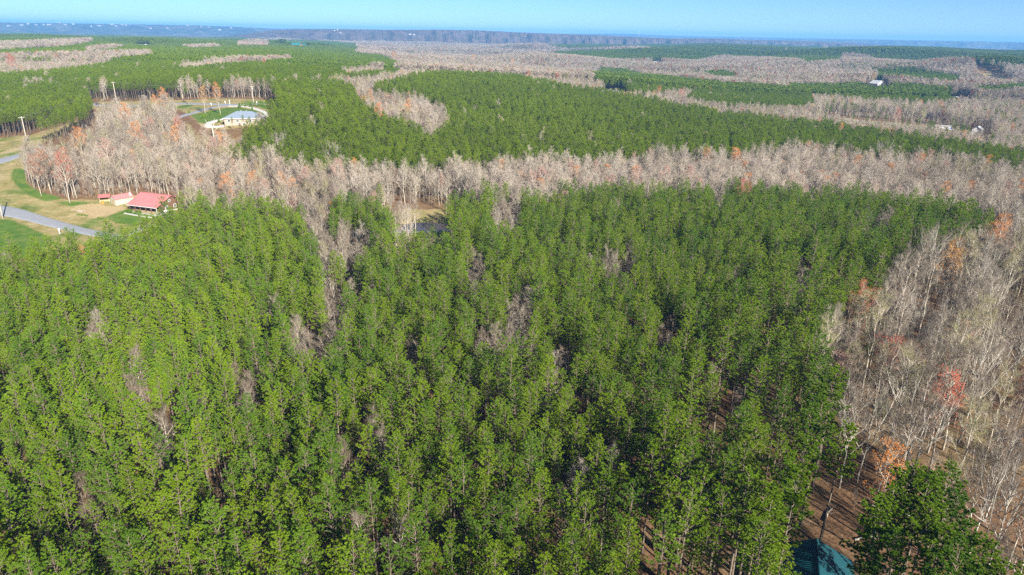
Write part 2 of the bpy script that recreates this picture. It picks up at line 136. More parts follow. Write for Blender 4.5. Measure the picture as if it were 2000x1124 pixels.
def link(name, me, parent=None, loc=None, rz=None, label=None, cat=None, group=None, kind=None):
    o = bpy.data.objects.new(name, me); col.objects.link(o)
    if parent: o.parent = parent
    if loc is not None: o.location = loc
    if rz is not None: o.rotation_euler = (0, 0, rz)
    if label: o['label'] = label
    if cat: o['category'] = cat
    if group: o['group'] = group
    if kind: o['kind'] = kind
    return o
def gz(x, y): return float(ground_z(x, y))
def inpoly(x, y, P):
    P = np.asarray(P); r = np.zeros(len(x), bool); j = len(P) - 1
    for i in range(len(P)):
        xi, yi = P[i]; xj, yj = P[j]
        c = ((yi > y) != (yj > y)) & (x < (xj - xi) * (y - yi) / ((yj - yi) or 1e-9) + xi); r ^= c; j = i
    return r
def inany(x, y, PS):
    r = np.zeros(len(x), bool)
    for P in PS: r |= inpoly(x, y, P)
    return r
CAMR = np.array(camo.matrix_world)[:3, :3]
def pix(x, y, z):
    q = (np.stack([x, y, z - CH], -1)) @ CAMR
    return 1000 + 1333.3*q[..., 0]/-q[..., 2], 562 - 1333.3*q[..., 1]/-q[..., 2], -q[..., 2]
# ================= materials =================
def mat(name, color=(.5,.5,.5), rough=.8, spec=.3, var=0.12, scale=3.0, metal=0.0):
    m = bpy.data.materials.new(name); m.use_nodes = True; nt = m.node_tree; b = nt.nodes['Principled BSDF']
    b.inputs['Roughness'].default_value = rough; b.inputs['Specular IOR Level'].default_value = spec; b.inputs['Metallic'].default_value = metal
    n = nt.nodes.new('ShaderNodeTexNoise'); n.inputs['Scale'].default_value = scale; n.inputs['Detail'].default_value = 6
    tc = nt.nodes.new('ShaderNodeTexCoord'); nt.links.new(tc.outputs['Object'], n.inputs['Vector'])
    r = nt.nodes.new('ShaderNodeMapRange'); r.inputs[1].default_value = .3; r.inputs[2].default_value = .7; r.inputs[3].default_value = 1 - var; r.inputs[4].default_value = 1 + var
    nt.links.new(n.outputs[0], r.inputs[0])
    mx = nt.nodes.new('ShaderNodeMix'); mx.data_type = 'RGBA'; mx.blend_type = 'MULTIPLY'; mx.inputs[0].default_value = 1
    mx.inputs[6].default_value = (*color, 1); nt.links.new(r.outputs[0], mx.inputs[7]); nt.links.new(mx.outputs[2], b.inputs['Base Color'])
    return m
def leaf_mat(name, ramp, trans=.30, patch=45.0, patch_amt=.35, rough=.55, gloss=.02):
    """foliage: colour by tree (random), by stand patch (noise at the tree's place) and by tuft (fine noise)"""
    m = bpy.data.materials.new(name); m.use_nodes = True; nt = m.node_tree; N = nt.nodes; L = nt.links
    for n in list(N): N.remove(n)
    out = N.new('ShaderNodeOutputMaterial'); oi = N.new('ShaderNodeObjectInfo'); geo = N.new('ShaderNodeNewGeometry')
    pn = N.new('ShaderNodeTexNoise'); pn.inputs['Scale'].default_value = 1/patch; pn.inputs['Detail'].default_value = 3; L.new(oi.outputs['Location'], pn.inputs['Vector'])
    qn = N.new('ShaderNodeTexNoise'); qn.inputs['Scale'].default_value = 1/(patch*5); qn.inputs['Detail'].default_value = 3; L.new(oi.outputs['Location'], qn.inputs['Vector'])
    fn = N.new('ShaderNodeTexNoise'); fn.inputs['Scale'].default_value = 1.3; fn.inputs['Detail'].default_value = 2; L.new(geo.outputs['Position'], fn.inputs['Vector'])
    def math_(op, a, b):
        k = N.new('ShaderNodeMath'); k.operation = op
        for i, v in ((0, a), (1, b)):
            if isinstance(v, (int, float)): k.inputs[i].default_value = v
            else: L.new(v, k.inputs[i])
        return k.outputs[0]
    s = math_('ADD', math_('MULTIPLY', oi.outputs['Random'], .45), math_('MULTIPLY', math_('SUBTRACT', pn.outputs[0], .5), 2.6*patch_amt))
    s = math_('ADD', s, math_('MULTIPLY', math_('SUBTRACT', qn.outputs[0], .5), 2.4*patch_amt))
    s = math_('ADD', s, math_('MULTIPLY', math_('SUBTRACT', fn.outputs[0], .5), .28)); s = math_('ADD', s, .28)
    cr = N.new('ShaderNodeValToRGB'); L.new(s, cr.inputs[0])
    e = cr.color_ramp.elements; e[0].position = 0; e[0].color = (*ramp[0], 1); e[1].position = 1; e[1].color = (*ramp[-1], 1)
    for i, c in enumerate(ramp[1:-1]):
        q = e.new((i+1)/(len(ramp)-1)); q.color = (*c, 1)
    d = N.new('ShaderNodeBsdfDiffuse'); t = N.new('ShaderNodeBsdfTranslucent'); g = N.new('ShaderNodeBsdfGlossy'); g.inputs['Roughness'].default_value = rough
    L.new(cr.outputs[0], d.inputs[0]); L.new(cr.outputs[0], t.inputs[0]); g.inputs[0].default_value = (.8, .85, .8, 1)
    a = N.new('ShaderNodeMixShader'); a.inputs[0].default_value = trans; L.new(d.outputs[0], a.inputs[1]); L.new(t.outputs[0], a.inputs[2])
    b = N.new('ShaderNodeMixShader'); b.inputs[0].default_value = gloss; L.new(a.outputs[0], b.inputs[1]); L.new(g.outputs[0], b.inputs[2])
    L.new(b.outputs[0], out.inputs[0]); return m
NEEDLE = [leaf_mat('needles_deep', [(.066,.140,.007),(.112,.208,.009),(.160,.265,.014)]),
          leaf_mat('needles_green', [(.096,.172,.004),(.152,.248,.006),(.210,.310,.010)]),
          leaf_mat('needles_yellowish', [(.110,.185,.003),(.170,.258,.005),(.225,.312,.010)])]
NEEDLE_MID = leaf_mat('needles_mid', [(.085,.140,.001),(.138,.210,.002),(.190,.265,.003)], patch=60)
NEEDLE_FAR = leaf_mat('needles_far', [(.085,.135,.002),(.125,.185,.004),(.165,.225,.006)], patch=180)
BARK_PINE = mat('pine_bark', (.145,.115,.085), .9, .1, .3, 4)
BARK_GREY = mat('grey_bark', (.41,.36,.29), .9, .1, .25, 2)
BARK_PALE = mat('pale_bark', (.40,.37,.31), .9, .1, .2, 2)
BARK_DARK = mat('brown_bark', (.24,.19,.15), .9, .1, .25, 2)
TWIG = leaf_mat('bare_twigs', [(.115,.088,.064),(.205,.168,.126),(.29,.248,.195),(.36,.315,.26)], .12, 50, .55, .8, 0)
TWIG_PINK = leaf_mat('budding_twigs', [(.185,.150,.115),(.310,.262,.208),(.41,.352,.285),(.45,.325,.245)], .12, 40, .5, .8, 0)
TWIG_OLIVE = leaf_mat('leafing_twigs', [(.21,.18,.09),(.28,.25,.13),(.30,.30,.14)], .15, 40, .4, .8, 0)
BUD = {'red': leaf_mat('red_buds', [(.44,.10,.055),(.54,.15,.08)], .25, 40, .3, .8, 0), 'orange': leaf_mat('orange_buds', [(.54,.19,.035),(.64,.27,.055)], .25, 40, .3, .8, 0),
       'pink': leaf_mat('pink_buds', [(.42,.23,.185),(.50,.28,.22)], .25, 40, .3, .8, 0), 'rust': leaf_mat('rust_buds', [(.32,.10,.045),(.40,.15,.07)], .25, 40, .3, .8, 0),
       'yellow': leaf_mat('amber_buds', [(.55,.27,.06),(.62,.33,.09)], .25, 40, .3, .8, 0)}
# ================= ground =================
def axis(lo, hi, flo, fhi, step, g=1.09):
    a = list(np.arange(flo, fhi + step, step)); s = step; x = a[-1]
    while x < hi: s *= g; x += s; a.append(x)
    s = step; x = flo; b = []
    while x > lo: s *= g; x -= s; b.append(x)
    return np.array(b[::-1] + a)
XS = axis(-14500, 14500, -300, 130, 1.6, 1.075); YS = axis(-3000, 14500, 40, 470, 1.6, 1.075)
GX, GY = np.meshgrid(XS, YS); gx = GX.ravel(); gy = GY.ravel()
def soft(polys, dens=None):
    """coverage of polygons softened over a couple of metres"""
    m = np.zeros(len(gx))
    for P in polys:
        P = np.asarray(P); lo = P.min(0) - 5; hi = P.max(0) + 5
        k = np.where((gx > lo[0]) & (gx < hi[0]) & (gy > lo[1]) & (gy < hi[1]))[0]
        if len(k) == 0: continue
        a = np.zeros(len(k)); J = [(0,0),(1.2,0),(-1.2,0),(0,1.2),(0,-1.2),(2.2,2.2),(-2.2,2.2),(2.2,-2.2),(-2.2,-2.2)]
        for dx, dy in J: a += inpoly(gx[k]+dx, gy[k]+dy, P)
        m[k] = np.maximum(m[k], a/len(J))
    return m
POND_C = np.array(POND)
for A_, B_ in ROAD_EDGES:                 # worn verges either side of the roads
    A_ = np.array(A_); B_ = np.array(B_); u_ = (A_-B_)/np.linalg.norm(A_-B_, axis=1)[:,None]
    DIRT = DIRT + [np.r_[A_+u_*1.3, (A_-u_)[::-1]], np.r_[B_-u_*1.3, (B_+u_)[::-1]]]
def pond_d(x, y): return np.hypot((x - POND[0] - 5.5)/9.0, (y - POND[1] - 3)/6.0)
gzv = ground_z(gx, gy); gzv = gzv - 0.9*np.clip(1.15 - pond_d(gx, gy), 0, .6)/.6
gzv += np.where(np.hypot(gx, gy) < 500, .12*np.sin(gx*.9+2*np.sin(gy*.37))*np.cos(gy*.8), 0)*(1-soft(FIELD))*.9
me = bpy.data.meshes.new('ground'); nx, ny = len(XS), len(YS)
ii = np.arange((nx-1)*(ny-1)); r_ = ii//(nx-1); c_ = ii % (nx-1); q0 = r_*nx + c_
quads = np.stack([q0, q0+1, q0+1+nx, q0+nx], 1)
me.vertices.add(len(gx)); me.vertices.foreach_set('co', np.stack([gx, gy, gzv], 1).ravel())
me.loops.add(quads.size); me.loops.foreach_set('vertex_index', quads.ravel()); me.polygons.add(len(quads))
me.polygons.foreach_set('loop_start', np.arange(0, quads.size, 4)); me.polygons.foreach_set('loop_total', np.full(len(quads), 4))
me.polygons.foreach_set('use_smooth', np.ones(len(quads), bool)); me.update()
for nm, P in (('field', FIELD), ('green', GREEN), ('dirt', DIRT)):
    at = me.attributes.new(nm, 'FLOAT', 'POINT'); at.data.foreach_set('value', soft(P).astype(np.float32))
gm = bpy.data.materials.new('ground_cover'); gm.use_nodes = True; nt = gm.node_tree; N = nt.nodes; L = nt.links
bs = N['Principled BSDF']; bs.inputs['Roughness'].default_value = .95; bs.inputs['Specular IOR Level'].default_value = .1
geo = N.new('ShaderNodeNewGeometry')
def noise(scale, detail=4, rough=.6):
    n = N.new('ShaderNodeTexNoise'); n.inputs['Scale'].default_value = scale; n.inputs['Detail'].default_value = detail; n.inputs['Roughness'].default_value = rough
    L.new(geo.outputs['Position'], n.inputs['Vector']); return n.outputs[0]
def ramp(src, cols):
    r = N.new('ShaderNodeValToRGB'); L.new(src, r.inputs[0]); e = r.color_ramp.elements
    e[0].position, e[1].position = cols[0][0], cols[-1][0]; e[0].color, e[1].color = (*cols[0][1], 1), (*cols[-1][1], 1)
    for p, c in cols[1:-1]:
        k = e.new(p); k.color = (*c, 1)
    return r.outputs[0]
def mix(f, a, b):
    m = N.new('ShaderNodeMix'); m.data_type = 'RGBA'; L.new(f, m.inputs[0]); L.new(a, m.inputs[6]); L.new(b, m.inputs[7]); return m.outputs[2]
def mr(src, a, b, c=0., d=1.):
    m = N.new('ShaderNodeMapRange'); m.clamp = True; L.new(src, m.inputs[0])
    for i, v in enumerate((a, b, c, d)): m.inputs[i+1].default_value = v
    return m.outputs[0]
def mth(op, a, b):
    k = N.new('ShaderNodeMath'); k.operation = op
    for i, v in ((0, a), (1, b)):
        if isinstance(v, (int, float)): k.inputs[i].default_value = v
        else: L.new(v, k.inputs[i])
    return k.outputs[0]
def attr(nm):
    a = N.new('ShaderNodeAttribute'); a.attribute_name = nm; return a.outputs['Fac']
n_big = noise(.045, 4); n_mid = noise(.25, 5, .7); n_fine = noise(1.6, 6, .75)
litter = ramp(n_fine, [(.3,(.075,.042,.022)),(.5,(.160,.092,.050)),(.68,(.26,.155,.082))])
litter = mix(mr(n_big, .45, .6), litter, ramp(n_mid, [(.3,(.06,.045,.025)),(.5,(.19,.125,.06)),(.7,(.30,.22,.13))]))
straw = ramp(n_mid, [(.3,(.15,.15,.045)),(.45,(.26,.215,.085)),(.58,(.32,.255,.12)),(.72,(.42,.34,.185))])
grass = ramp(n_mid, [(.3,(.05,.11,.014)),(.5,(.09,.155,.024)),(.75,(.18,.19,.05))])
dirt = ramp(n_fine, [(.3,(.27,.19,.09)),(.55,(.42,.32,.18)),(.75,(.50,.40,.26))])
def edge(a, amt=.5): # roughen a softened mask with noise
    return mr(mth('ADD', a, mth('MULTIPLY', mth('SUBTRACT', n_mid, .5), amt)), .35, .65)
gfac = mth('MAXIMUM', edge(attr('green'), .9), mth('MULTIPLY', mr(n_big, .52, .62), .75))
c = mix(gfac, straw, grass); c = mix(mth('MULTIPLY', edge(attr('dirt'), 1.1), .85), c, dirt); c = mix(edge(attr('field')), litter, c)
L.new(c, bs.inputs['Base Color'])
bp = N.new('ShaderNodeBump'); bp.inputs['Strength'].default_value = .6; bp.inputs['Distance'].default_value = .3; L.new(n_fine, bp.inputs['Height']); L.new(bp.outputs[0], bs.inputs['Normal'])
me.materials.append(gm); ground = link('ground', me, kind='structure')
# ---- draped strips: roads and driveways
def grid_z(x, y):
    """height of the ground sheet itself (bilinear on its own grid)"""
    x = np.asarray(x, float); y = np.asarray(y, float)
    i = np.clip(np.searchsorted(XS, x)-1, 0, nx-2); j = np.clip(np.searchsorted(YS, y)-1, 0, ny-2)
    u = (x-XS[i])/(XS[i+1]-XS[i]); v = (y-YS[j])/(YS[j+1]-YS[j]); Z = gzv.reshape(ny, nx)
    return (Z[j,i]*(1-u)+Z[j,i+1]*u)*(1-v)+(Z[j+1,i]*(1-u)+Z[j+1,i+1]*u)*v
def resample(P, step):
    P = np.asarray(P, float); d = np.r_[0, np.cumsum(np.linalg.norm(np.diff(P, axis=0), axis=1))]; n = max(3, int(d[-1]/step))
    t = np.linspace(0, d[-1], n); Q = np.stack([np.interp(t, d, P[:,0]), np.interp(t, d, P[:,1])], 1)
    k = np.array([1,2,3,2,1.])/9
    for c in (0, 1): Q[:,c] = np.convolve(np.pad(Q[:,c], 2, mode='reflect', reflect_type='odd'), k, mode='valid')
    return Q
ROADS = []
def drape(name, A, B, m, lift=.07, step=2.0):
    n = max(len(A), len(B)); ks = 9; t = np.linspace(0, 1, ks)
    V = A[:,None,:]*(1-t)[None,:,None] + B[:,None,:]*t[None,:,None]
    crown = .10*(1-(2*t-1)**2); z = grid_z(V[...,0], V[...,1]) + lift + crown[None,:]; z[:,0] -= .25; z[:,-1] -= .25
    V = np.concatenate([V, z[...,None]], -1); mb = MB()
    mb.add(V.reshape(-1,3), [(i*ks+j, i*ks+j+1, (i+1)*ks+j+1, (i+1)*ks+j) for i in range(n-1) for j in range(ks-1)])
    ROADS.append(np.r_[A, B[::-1]]); return mb.obj(name, m, smooth=True, kind='structure')
def strip(name, P, wd, m, lift=.07):
    Q = resample(P, 2.0); T = np.gradient(Q, axis=0); T /= np.linalg.norm(T, axis=1)[:,None]; Nn = np.stack([-T[:,1], T[:,0]], 1)
    j = 1 + .05*np.sin(np.arange(len(Q))*.7)
    return drape(name, Q + Nn*(wd/2*j)[:,None], Q - Nn*(wd/2*j)[:,None], m, lift)
DRIVEM = mat('white_concrete', (.50,.49,.46), .85, .2, .1, .8); ROADM = mat('worn_asphalt', (.24,.25,.27), .9, .2, .14, 1.1); CONC = mat('pale_concrete', (.34,.33,.30), .85, .2, .1, .8); GRAVEL = mat('gravel', (.29,.275,.25), .95, .1, .25, 2.5)
for A, B in ROAD_EDGES:
    a = resample(A, 2.); b = resample(B, 2.); n = min(len(a), len(b)); f = lambda q: q[np.linspace(0, len(q)-1, n).astype(int)]
    drape('road', f(a), f(b), ROADM)
for i, (P, wd) in enumerate(ROAD_LINES): strip('road', P, wd, ROADM if i < 3 else GRAVEL, .06 + .02*i)
for i, (P, wd) in enumerate(DRIVES): strip('driveway', P, wd, DRIVEM if i < 2 else CONC, .11 + .02*i)
# ---- pond
mb = MB(); th = np.linspace(0, 2*math.pi, 40)[:-1]; rr = 1 + .10*np.sin(3*th+1) + .06*np.sin(5*th)
PX = POND[0]+5.5+9.6*rr*np.cos(th); PY = POND[1]+3+6.4*rr*np.sin(th); pz = gz(*POND) - .33
mb.add(np.c_[PX, PY, np.full(39, pz)], [tuple(range(39))])
wm = mat('pond_water', (.008,.028,.085), .06, .5, .1, .5); mb.obj('pond', wm, kind='structure')
# ---- far hills
HILLM = leaf_mat('far_woods', [(.05,.055,.045),(.08,.075,.06),(.10,.09,.075)], .0, 400, .0, .9, 0)
def hill_mat(name, cols, scale):
    m = bpy.data.materials.new(name); m.use_nodes = True; nt = m.node_tree; N_ = nt.nodes; L_ = nt.links
    g = N_.new('ShaderNodeNewGeometry'); n = N_.new('ShaderNodeTexNoise'); n.inputs['Scale'].default_value = scale; n.inputs['Detail'].default_value = 8; n.inputs['Roughness'].default_value = .75
    L_.new(g.outputs['Position'], n.inputs['Vector']); r = N_.new('ShaderNodeValToRGB'); L_.new(n.outputs[0], r.inputs[0])
    e = r.color_ramp.elements; e[0].position = .35; e[1].position = .65; e[0].color = (*cols[0],1); e[1].color = (*cols[2],1); k = e.new(.5); k.color = (*cols[1],1)
    b = N_['Principled BSDF']; b.inputs['Roughness'].default_value = 1; b.inputs['Specular IOR Level'].default_value = 0; L_.new(r.outputs[0], b.inputs['Base Color'])
    return m
HM = [hill_mat('brown_hill_woods', [(.045,.05,.03),(.12,.09,.075),(.17,.13,.11)], .012), hill_mat('far_ridge_woods', [(.015,.03,.015),(.075,.08,.045),(.17,.15,.115)], .004)]
HILLS = []
def hill(prof, dist, depth, m, tree=5.0, n=900, base=-20):
    """a ridge: crest heights along azimuth (degrees, metres), rising over `depth`, with treetop roughness"""
    az = np.linspace(prof[0][0], prof[-1][0], n); zc = np.interp(az, [p[0] for p in prof], [p[1] for p in prof])
    k = np.hanning(41); k /= k.sum(); zc = np.convolve(np.pad(zc, 20, mode='edge'), k, mode='valid')
    prof_s = np.array([-1,-.8,-.62,-.48,-.36,-.26,-.17,-.1,-.05,-.02,0,.1,.35,.7,1.]); V = []
    for s in prof_s:
        d = dist + s*depth; h = math.cos(s*math.pi/2)**1.3 if s < 0 else math.cos(s*math.pi/2)
        wv = .30*np.sin(az*1.7+s*3)+.22*np.sin(az*4.1-s*5)+.14*np.sin(az*9.3+s*7)
        z = base + (zc-base)*np.clip(h*(1+wv*(1-h)*1.6), 0, 1) + rng.random(n)*tree
        a = np.radians(az); V.append(np.c_[np.sin(a)*d, np.cos(a)*d, z])
    HILLS.append(np.array(V)); mb = MB(); R_ = len(prof_s); mb.add(np.concatenate(V), [(i*n+j, i*n+j+1, (i+1)*n+j+1, (i+1)*n+j) for i in range(R_-1) for j in range(n-1)])
    return mb.obj('hill', m, smooth=True, kind='structure')
hill([(-62,66),(-50,62),(-34,62),(-20,64),(-16.5,78),(-12,80),(-10,66),(-4,68),(0,64),(5,70),(7.5,88),(9.5,86),(11,70),(16,66),(25,64),(38,62),(62,60)], 12500, 1500, HM[1], 8)
hill([(-62,60),(-45,66),(-36,74),(-31,80),(-28,80),(-24,84),(-21.5,76),(-19,66),(-17,50),(-14,20),(-8,-10)], 8200, 1600, HM[1], 8)
hill([(-24,-10),(-21,20),(-18.5,52),(-17,60),(-14,66),(-10,67),(-6,74),(-3,74),(0,66),(4,60),(8,52),(13,40),(18,20),(24,-10)], 5000, 1100, HM[0], 7, 1200)
hill([(4,-5),(9,30),(14,48),(18,44),(23,38),(28,20),(34,-5)], 5600, 900, HM[0], 7, 700)
hill([(14,10),(22,50),(30,56),(38,56),(50,50),(62,40)], 9500, 1500, HM[1], 8, 700)
# ================= trees: shapes =================
def unit(v): return v/(np.linalg.norm(v, axis=-1, keepdims=True)+1e-9)
def pine_meshes(seed, H, R, clen, ntuft, nblade, leaf, tl=.34, low=False, open_=0.):
    g = np.random.default_rng(seed); base = H - clen
    tk = MB(); bend = g.normal(0, .12, 2)
    zs = np.linspace(-.3, H-.25, 7); px = bend[0]*(zs/H)**2*1.2; py = bend[1]*(zs/H)**2*1.2
    r0 = .011*H+.02; tk.tube(np.c_[px, py, zs], r0*(1-.93*(zs.clip(0)/H)**.75), 6)
    if not low:
        for i in range(int(5+3*g.random())):                     # dead lower limbs
            z = base*(.55+.45*g.random()); a = g.random()*6.28; l = .5+.9*g.random()*R/1.4
            tk.tube([(0,0,z),(math.cos(a)*l, math.sin(a)*l, z+.15*l)], [.025,.008], 3)
    cr = MB(); B = []; T = []; W = []; wd = []; nw = int(clen/(.42*R/1.35)); tips = []
    for i in range(nw):
        t = (i+.4*g.random())/nw; z = base + t*clen
        prof = (math.sin(min(1, t*2.3+.32)*math.pi/2)) * (1-max(0,(t-.30)/.74)**2.3)
        nb = max(3, int(round((4.6 if t < .85 else 3.5)*(1-open_*.4))))
        a0 = g.random()*6.28
        for k in range(nb):
            if g.random() < open_*.35: continue
            a = a0+6.28*k/nb+g.normal(0,.3); l = (R*prof+.12)*g.uniform(.68,1.15); e = math.radians(g.uniform(8,30)+35*t)
            d = np.array([math.cos(a)*math.cos(e), math.sin(a)*math.cos(e), math.sin(e)]); p0 = np.array([bend[0]*(z/H)**2*1.2, bend[1]*(z/H)**2*1.2, z]); p1 = p0 + d*l
            if not low: cr.tube([p0, p1], [.012+.010*R, .004], 3, 1, False)
            nt_ = max(1, int(round(ntuft*l/R)))
            for q in range(nt_):
                f = 1-.62*q/max(1,nt_) if nt_ > 1 else 1
                side = np.cross(d, [0,0,1]); off = side*g.normal(0,.17*R*(1-.3*f)) + np.array([0,0,abs(g.normal(0,.10*R))])
                tips.append((p0+(p1-p0)*f+off, d))
    for i in range(int(nw*2.2)):
        t = g.random()**.8; z = base+.1*clen+t*.88*clen; a = g.random()*6.28; rr = R*.42*(1-t)**.6*g.uniform(.5,1)
        tips.append((np.array([math.cos(a)*rr+bend[0]*(z/H)**2*1.2, math.sin(a)*rr+bend[1]*(z/H)**2*1.2, z+.1]), np.array([math.cos(a)*.6, math.sin(a)*.6, .6])))
    top = np.array([bend[0]*1.2, bend[1]*1.2, H]); tips += [(top-np.array([0,0,.1]), np.array([0,0,1.])), (top-np.array([0,0,.35]), np.array([.1,0,1.]))]
    C = np.array([t[0] for t in tips]); Dd = np.array([t[1] for t in tips]); n = len(C)
    rep = np.repeat(np.arange(n), nblade); u = unit(g.normal(0,1,(n*nblade,3))); u[:,2] = u[:,2]*.8+.18
    dirs = unit(u*.85 + .75*Dd[rep] + np.array([0,0,.25])); ln = tl*g.uniform(.7,1.25,n*nblade)
    Bp = C[rep] - dirs*ln[:,None]*.12; Tp = C[rep] + dirs*ln[:,None]*.9
    Wv = unit(np.cross(dirs, unit(g.normal(0,1,(n*nblade,3))))); cr.blades(Bp, Tp, Wv, ln*(.075 if not low else .30))
    return tk.mesh('trunk', BARK_PINE, True), cr.mesh('crown', [leaf, BARK_PINE])
def bare_meshes(seed, H, R, twigm, barkm, nlimb=13, ntw=9, fork=False, bud=None, twl=.9, tww=.0095):
    g = np.random.default_rng(seed); tk = MB(); cr = MB()
    zs = np.linspace(-.3, H*.93, 8); wx = np.cumsum(g.normal(0,.16,8))*.6; wy = np.cumsum(g.normal(0,.16,8))*.6; wx -= wx[0]; wy -= wy[0]
    r0 = .0085*H+.03; rad = r0*(1-.93*(zs.clip(0)/H)**.9); tk.tube(np.c_[wx, wy, zs], rad, 6)
    P0 = []; P1 = []
    def limb(p, d, l, r, lev):
        d = d/np.linalg.norm(d); side = np.cross(d, [0,0,1.]); m = p + d*l*.5 + side*g.normal(0,.05*l); e = p + d*l + np.array([0,0,.14*l]) + side*g.normal(0,.08*l)
        (tk if lev == 0 else cr).tube([p, m, e], [r, r*.7, r*.35], 4 if lev == 0 else 3, 0 if lev == 0 else 1, False)
        if lev < 2:
            nb = 5 if lev == 0 else 4
            for i in range(nb):
                f = .3+.7*(i+g.random())/nb; q = (p+(m-p)*2*f) if f < .5 else (m+(e-m)*(2*f-1))
                dd = unit(d + g.normal(0,.55,3) + np.array([0,0,.35])); limb(q, dd, l*(.55 if lev == 0 else .5)*g.uniform(.7,1.2), r*.5, lev+1)
        if lev >= 1:
            for i in range(ntw if lev == 2 else 3):
                f = g.random(); q = p+(e-p)*f; dd = unit(d*.7 + g.normal(0,.6,3) + np.array([0,0,.4])); P0.append(q); P1.append(q+dd*twl*g.uniform(.5,1.2))
    ph = g.random()*6.28
    for i in range(nlimb):
        t = .34+.62*(i+.6*g.random())/nlimb; z = H*t; x = np.interp(z, zs, wx); y = np.interp(z, zs, wy)
        ph += 2.4+g.normal(0,.3); el = math.radians(g.uniform(40,62)+14*(t-.4)); l = R*(1.15-.75*max(0,(t-.35)/.65)**1.3)*g.uniform(.75,1.2)
        if fork and i < 3: el = math.radians(g.uniform(52,66)); l *= 1.5
        limb(np.array([x,y,z]), np.array([math.cos(ph)*math.cos(el), math.sin(ph)*math.cos(el), math.sin(el)]), l, max(.02, r0*(.50 if not fork or H < 16.8 else .70)*(1-.6*t)), 0)
    P0 = np.array(P0); P1 = np.array(P1); d = unit(P1-P0); W = unit(np.cross(d, unit(g.normal(0,1,P0.shape)))); cr.blades(P0, P1, W, np.full(len(P0), tww), 0, .35)
    mats = [twigm, barkm]
    if bud:
        k = g.random(len(P0)) < (.85 if H > 15 else .5); q = P1[k]; n = len(q); rep = np.repeat(np.arange(n), 2); dd = unit(g.normal(0,1,(2*n,3))+np.array([0,0,.5])); ln = g.uniform(.10,.21,2*n)
        cr.blades(q[rep]-dd*.05, q[rep]+dd*ln[:,None], unit(np.cross(dd, unit(g.normal(0,1,dd.shape)))), ln*.30, 2); mats.append(bud)
    return tk.mesh('trunk', barkm, True), cr.mesh('crown', mats)
PINES = [pine_meshes(100+i, 13+[0,.8,-.7,.4,-.3,1.1,.2,-.9,.6][i], 1.58+[0,.15,-.12,.2,-.1,.1,0,.22,-.15][i], 6.3+[0,.8,-.8,.5,0,1.,-.4,.3,-.2][i], 7, 30, NEEDLE[i%3], .215, open_=[0,.5,0,0,.8,0,.4,0,.2][i]) for i in range(9)]
PTONE = ['deep green','mid green','yellow green']
TALL = [pine_meshes(140+i, 20, 2.7, 9.5, 19, 78, NEEDLE[[1,0,1][i]], .27, open_=.45) for i in range(3)]
MIDP = [pine_meshes(160+i, 13, 1.5, 6.0, 3, 22, NEEDLE_MID, .36) for i in range(4)]
FARP = [pine_meshes(180+i, 13, 1.7, 6.5, 1, 7, NEEDLE_FAR, .85, low=True) for i in range(3)]
BARES = [bare_meshes(200+i, 15+[0,1.5,-1.5,.6,-.8,1][i], 2.3+[0,.4,-.3,.2,0,.5][i], [TWIG,TWIG_PINK,TWIG,TWIG_OLIVE,TWIG,TWIG_PINK][i], [BARK_GREY,BARK_GREY,BARK_DARK,BARK_GREY,BARK_GREY,BARK_DARK][i], 13, 9, i in (1,5)) for i in range(6)]
BARES += [bare_meshes(206+i, 14.5, 2.4, TWIG_PINK, BARK_GREY, 13, 9, False, BUD[['orange','pink'][i]]) for i in range(2)]
BKIND = ['grey','pinkish grey','brown','olive tinged','pale grey','pinkish brown','orange tinged','red tinged']
BIGB = [bare_meshes(230+i, 17, 4.8, TWIG, BARK_PALE, 12, 13, True, None, 1.1, .011) for i in range(2)]
FARB = [bare_meshes(240+i, 14, 3.0, [TWIG,TWIG_PINK,BUD['rust'],TWIG_OLIVE][i], BARK_GREY, 9, 5, False, None, 1.3, .05) for i in range(4)]
MAPLE = {c: bare_meshes(250+i, 16, 3.0, TWIG_PINK, BARK_GREY, 12, 6, False, BUD[c], .7) for i, c in enumerate(BUD)}
def tree(name, meshes, x, y, s, rz, label, cat, group, hs=None, z=None):
    e = link(name, None, None, (x, y, (gz(x, y) if z is None else z)-.05), rz, label, cat, group); e.scale = (s, s, hs or s); e.empty_display_size = .5
    t = link('trunk', meshes[0], e); c = link('crown', meshes[1], e); return e, t, c
# ================= trees: places =================
def jgrid(xr, yr, sx, sy, ang, jit):
    c, s = math.cos(ang), math.sin(ang); cx, cy = (xr[0]+xr[1])/2, (yr[0]+yr[1])/2; h = math.hypot(xr[1]-xr[0], yr[1]-yr[0])/2
    a = np.arange(-h, h, sx); b = np.arange(-h, h, sy); A, B = np.meshgrid(a, b); A = A.ravel()+rng.normal(0,jit*sx,A.size); B = B.ravel()+rng.normal(0,jit*sy,B.size)
    x = cx+A*c-B*s; y = cy+A*s+B*c; k = (x > xr[0]) & (x < xr[1]) & (y > yr[0]) & (y < yr[1]); return x[k], y[k]
def infrustum(x, y, m=6):
    return (np.abs(np.degrees(np.arctan2(x, y))) < 37+m) & (y > 20)
OPEN = FIELD + THIN + ROADS; CLEAR = []          # CLEAR: circles round buildings and poles
def warp(x, y, k=.03):
    a = k*np.hypot(x, y); s = np.maximum(a, 4)
    return x + a*.6*np.sin(x/s*.31+1.7*np.sin(y/s*.23)) + a*.4*np.sin(y/s*.9+x/s*.5), y + a*1.2*np.sin(x/s*.37+2)*np.cos(y/s*.29) + a*.5*np.sin(x/s*1.1)
def keep(x, y, road_pad=0):
    k = ~inany(x, y, OPEN) & (pond_d(x, y) > 1.25)
    for cx, cy, r in CLEAR: k &= np.hypot(x-cx, y-cy) > r
    return k
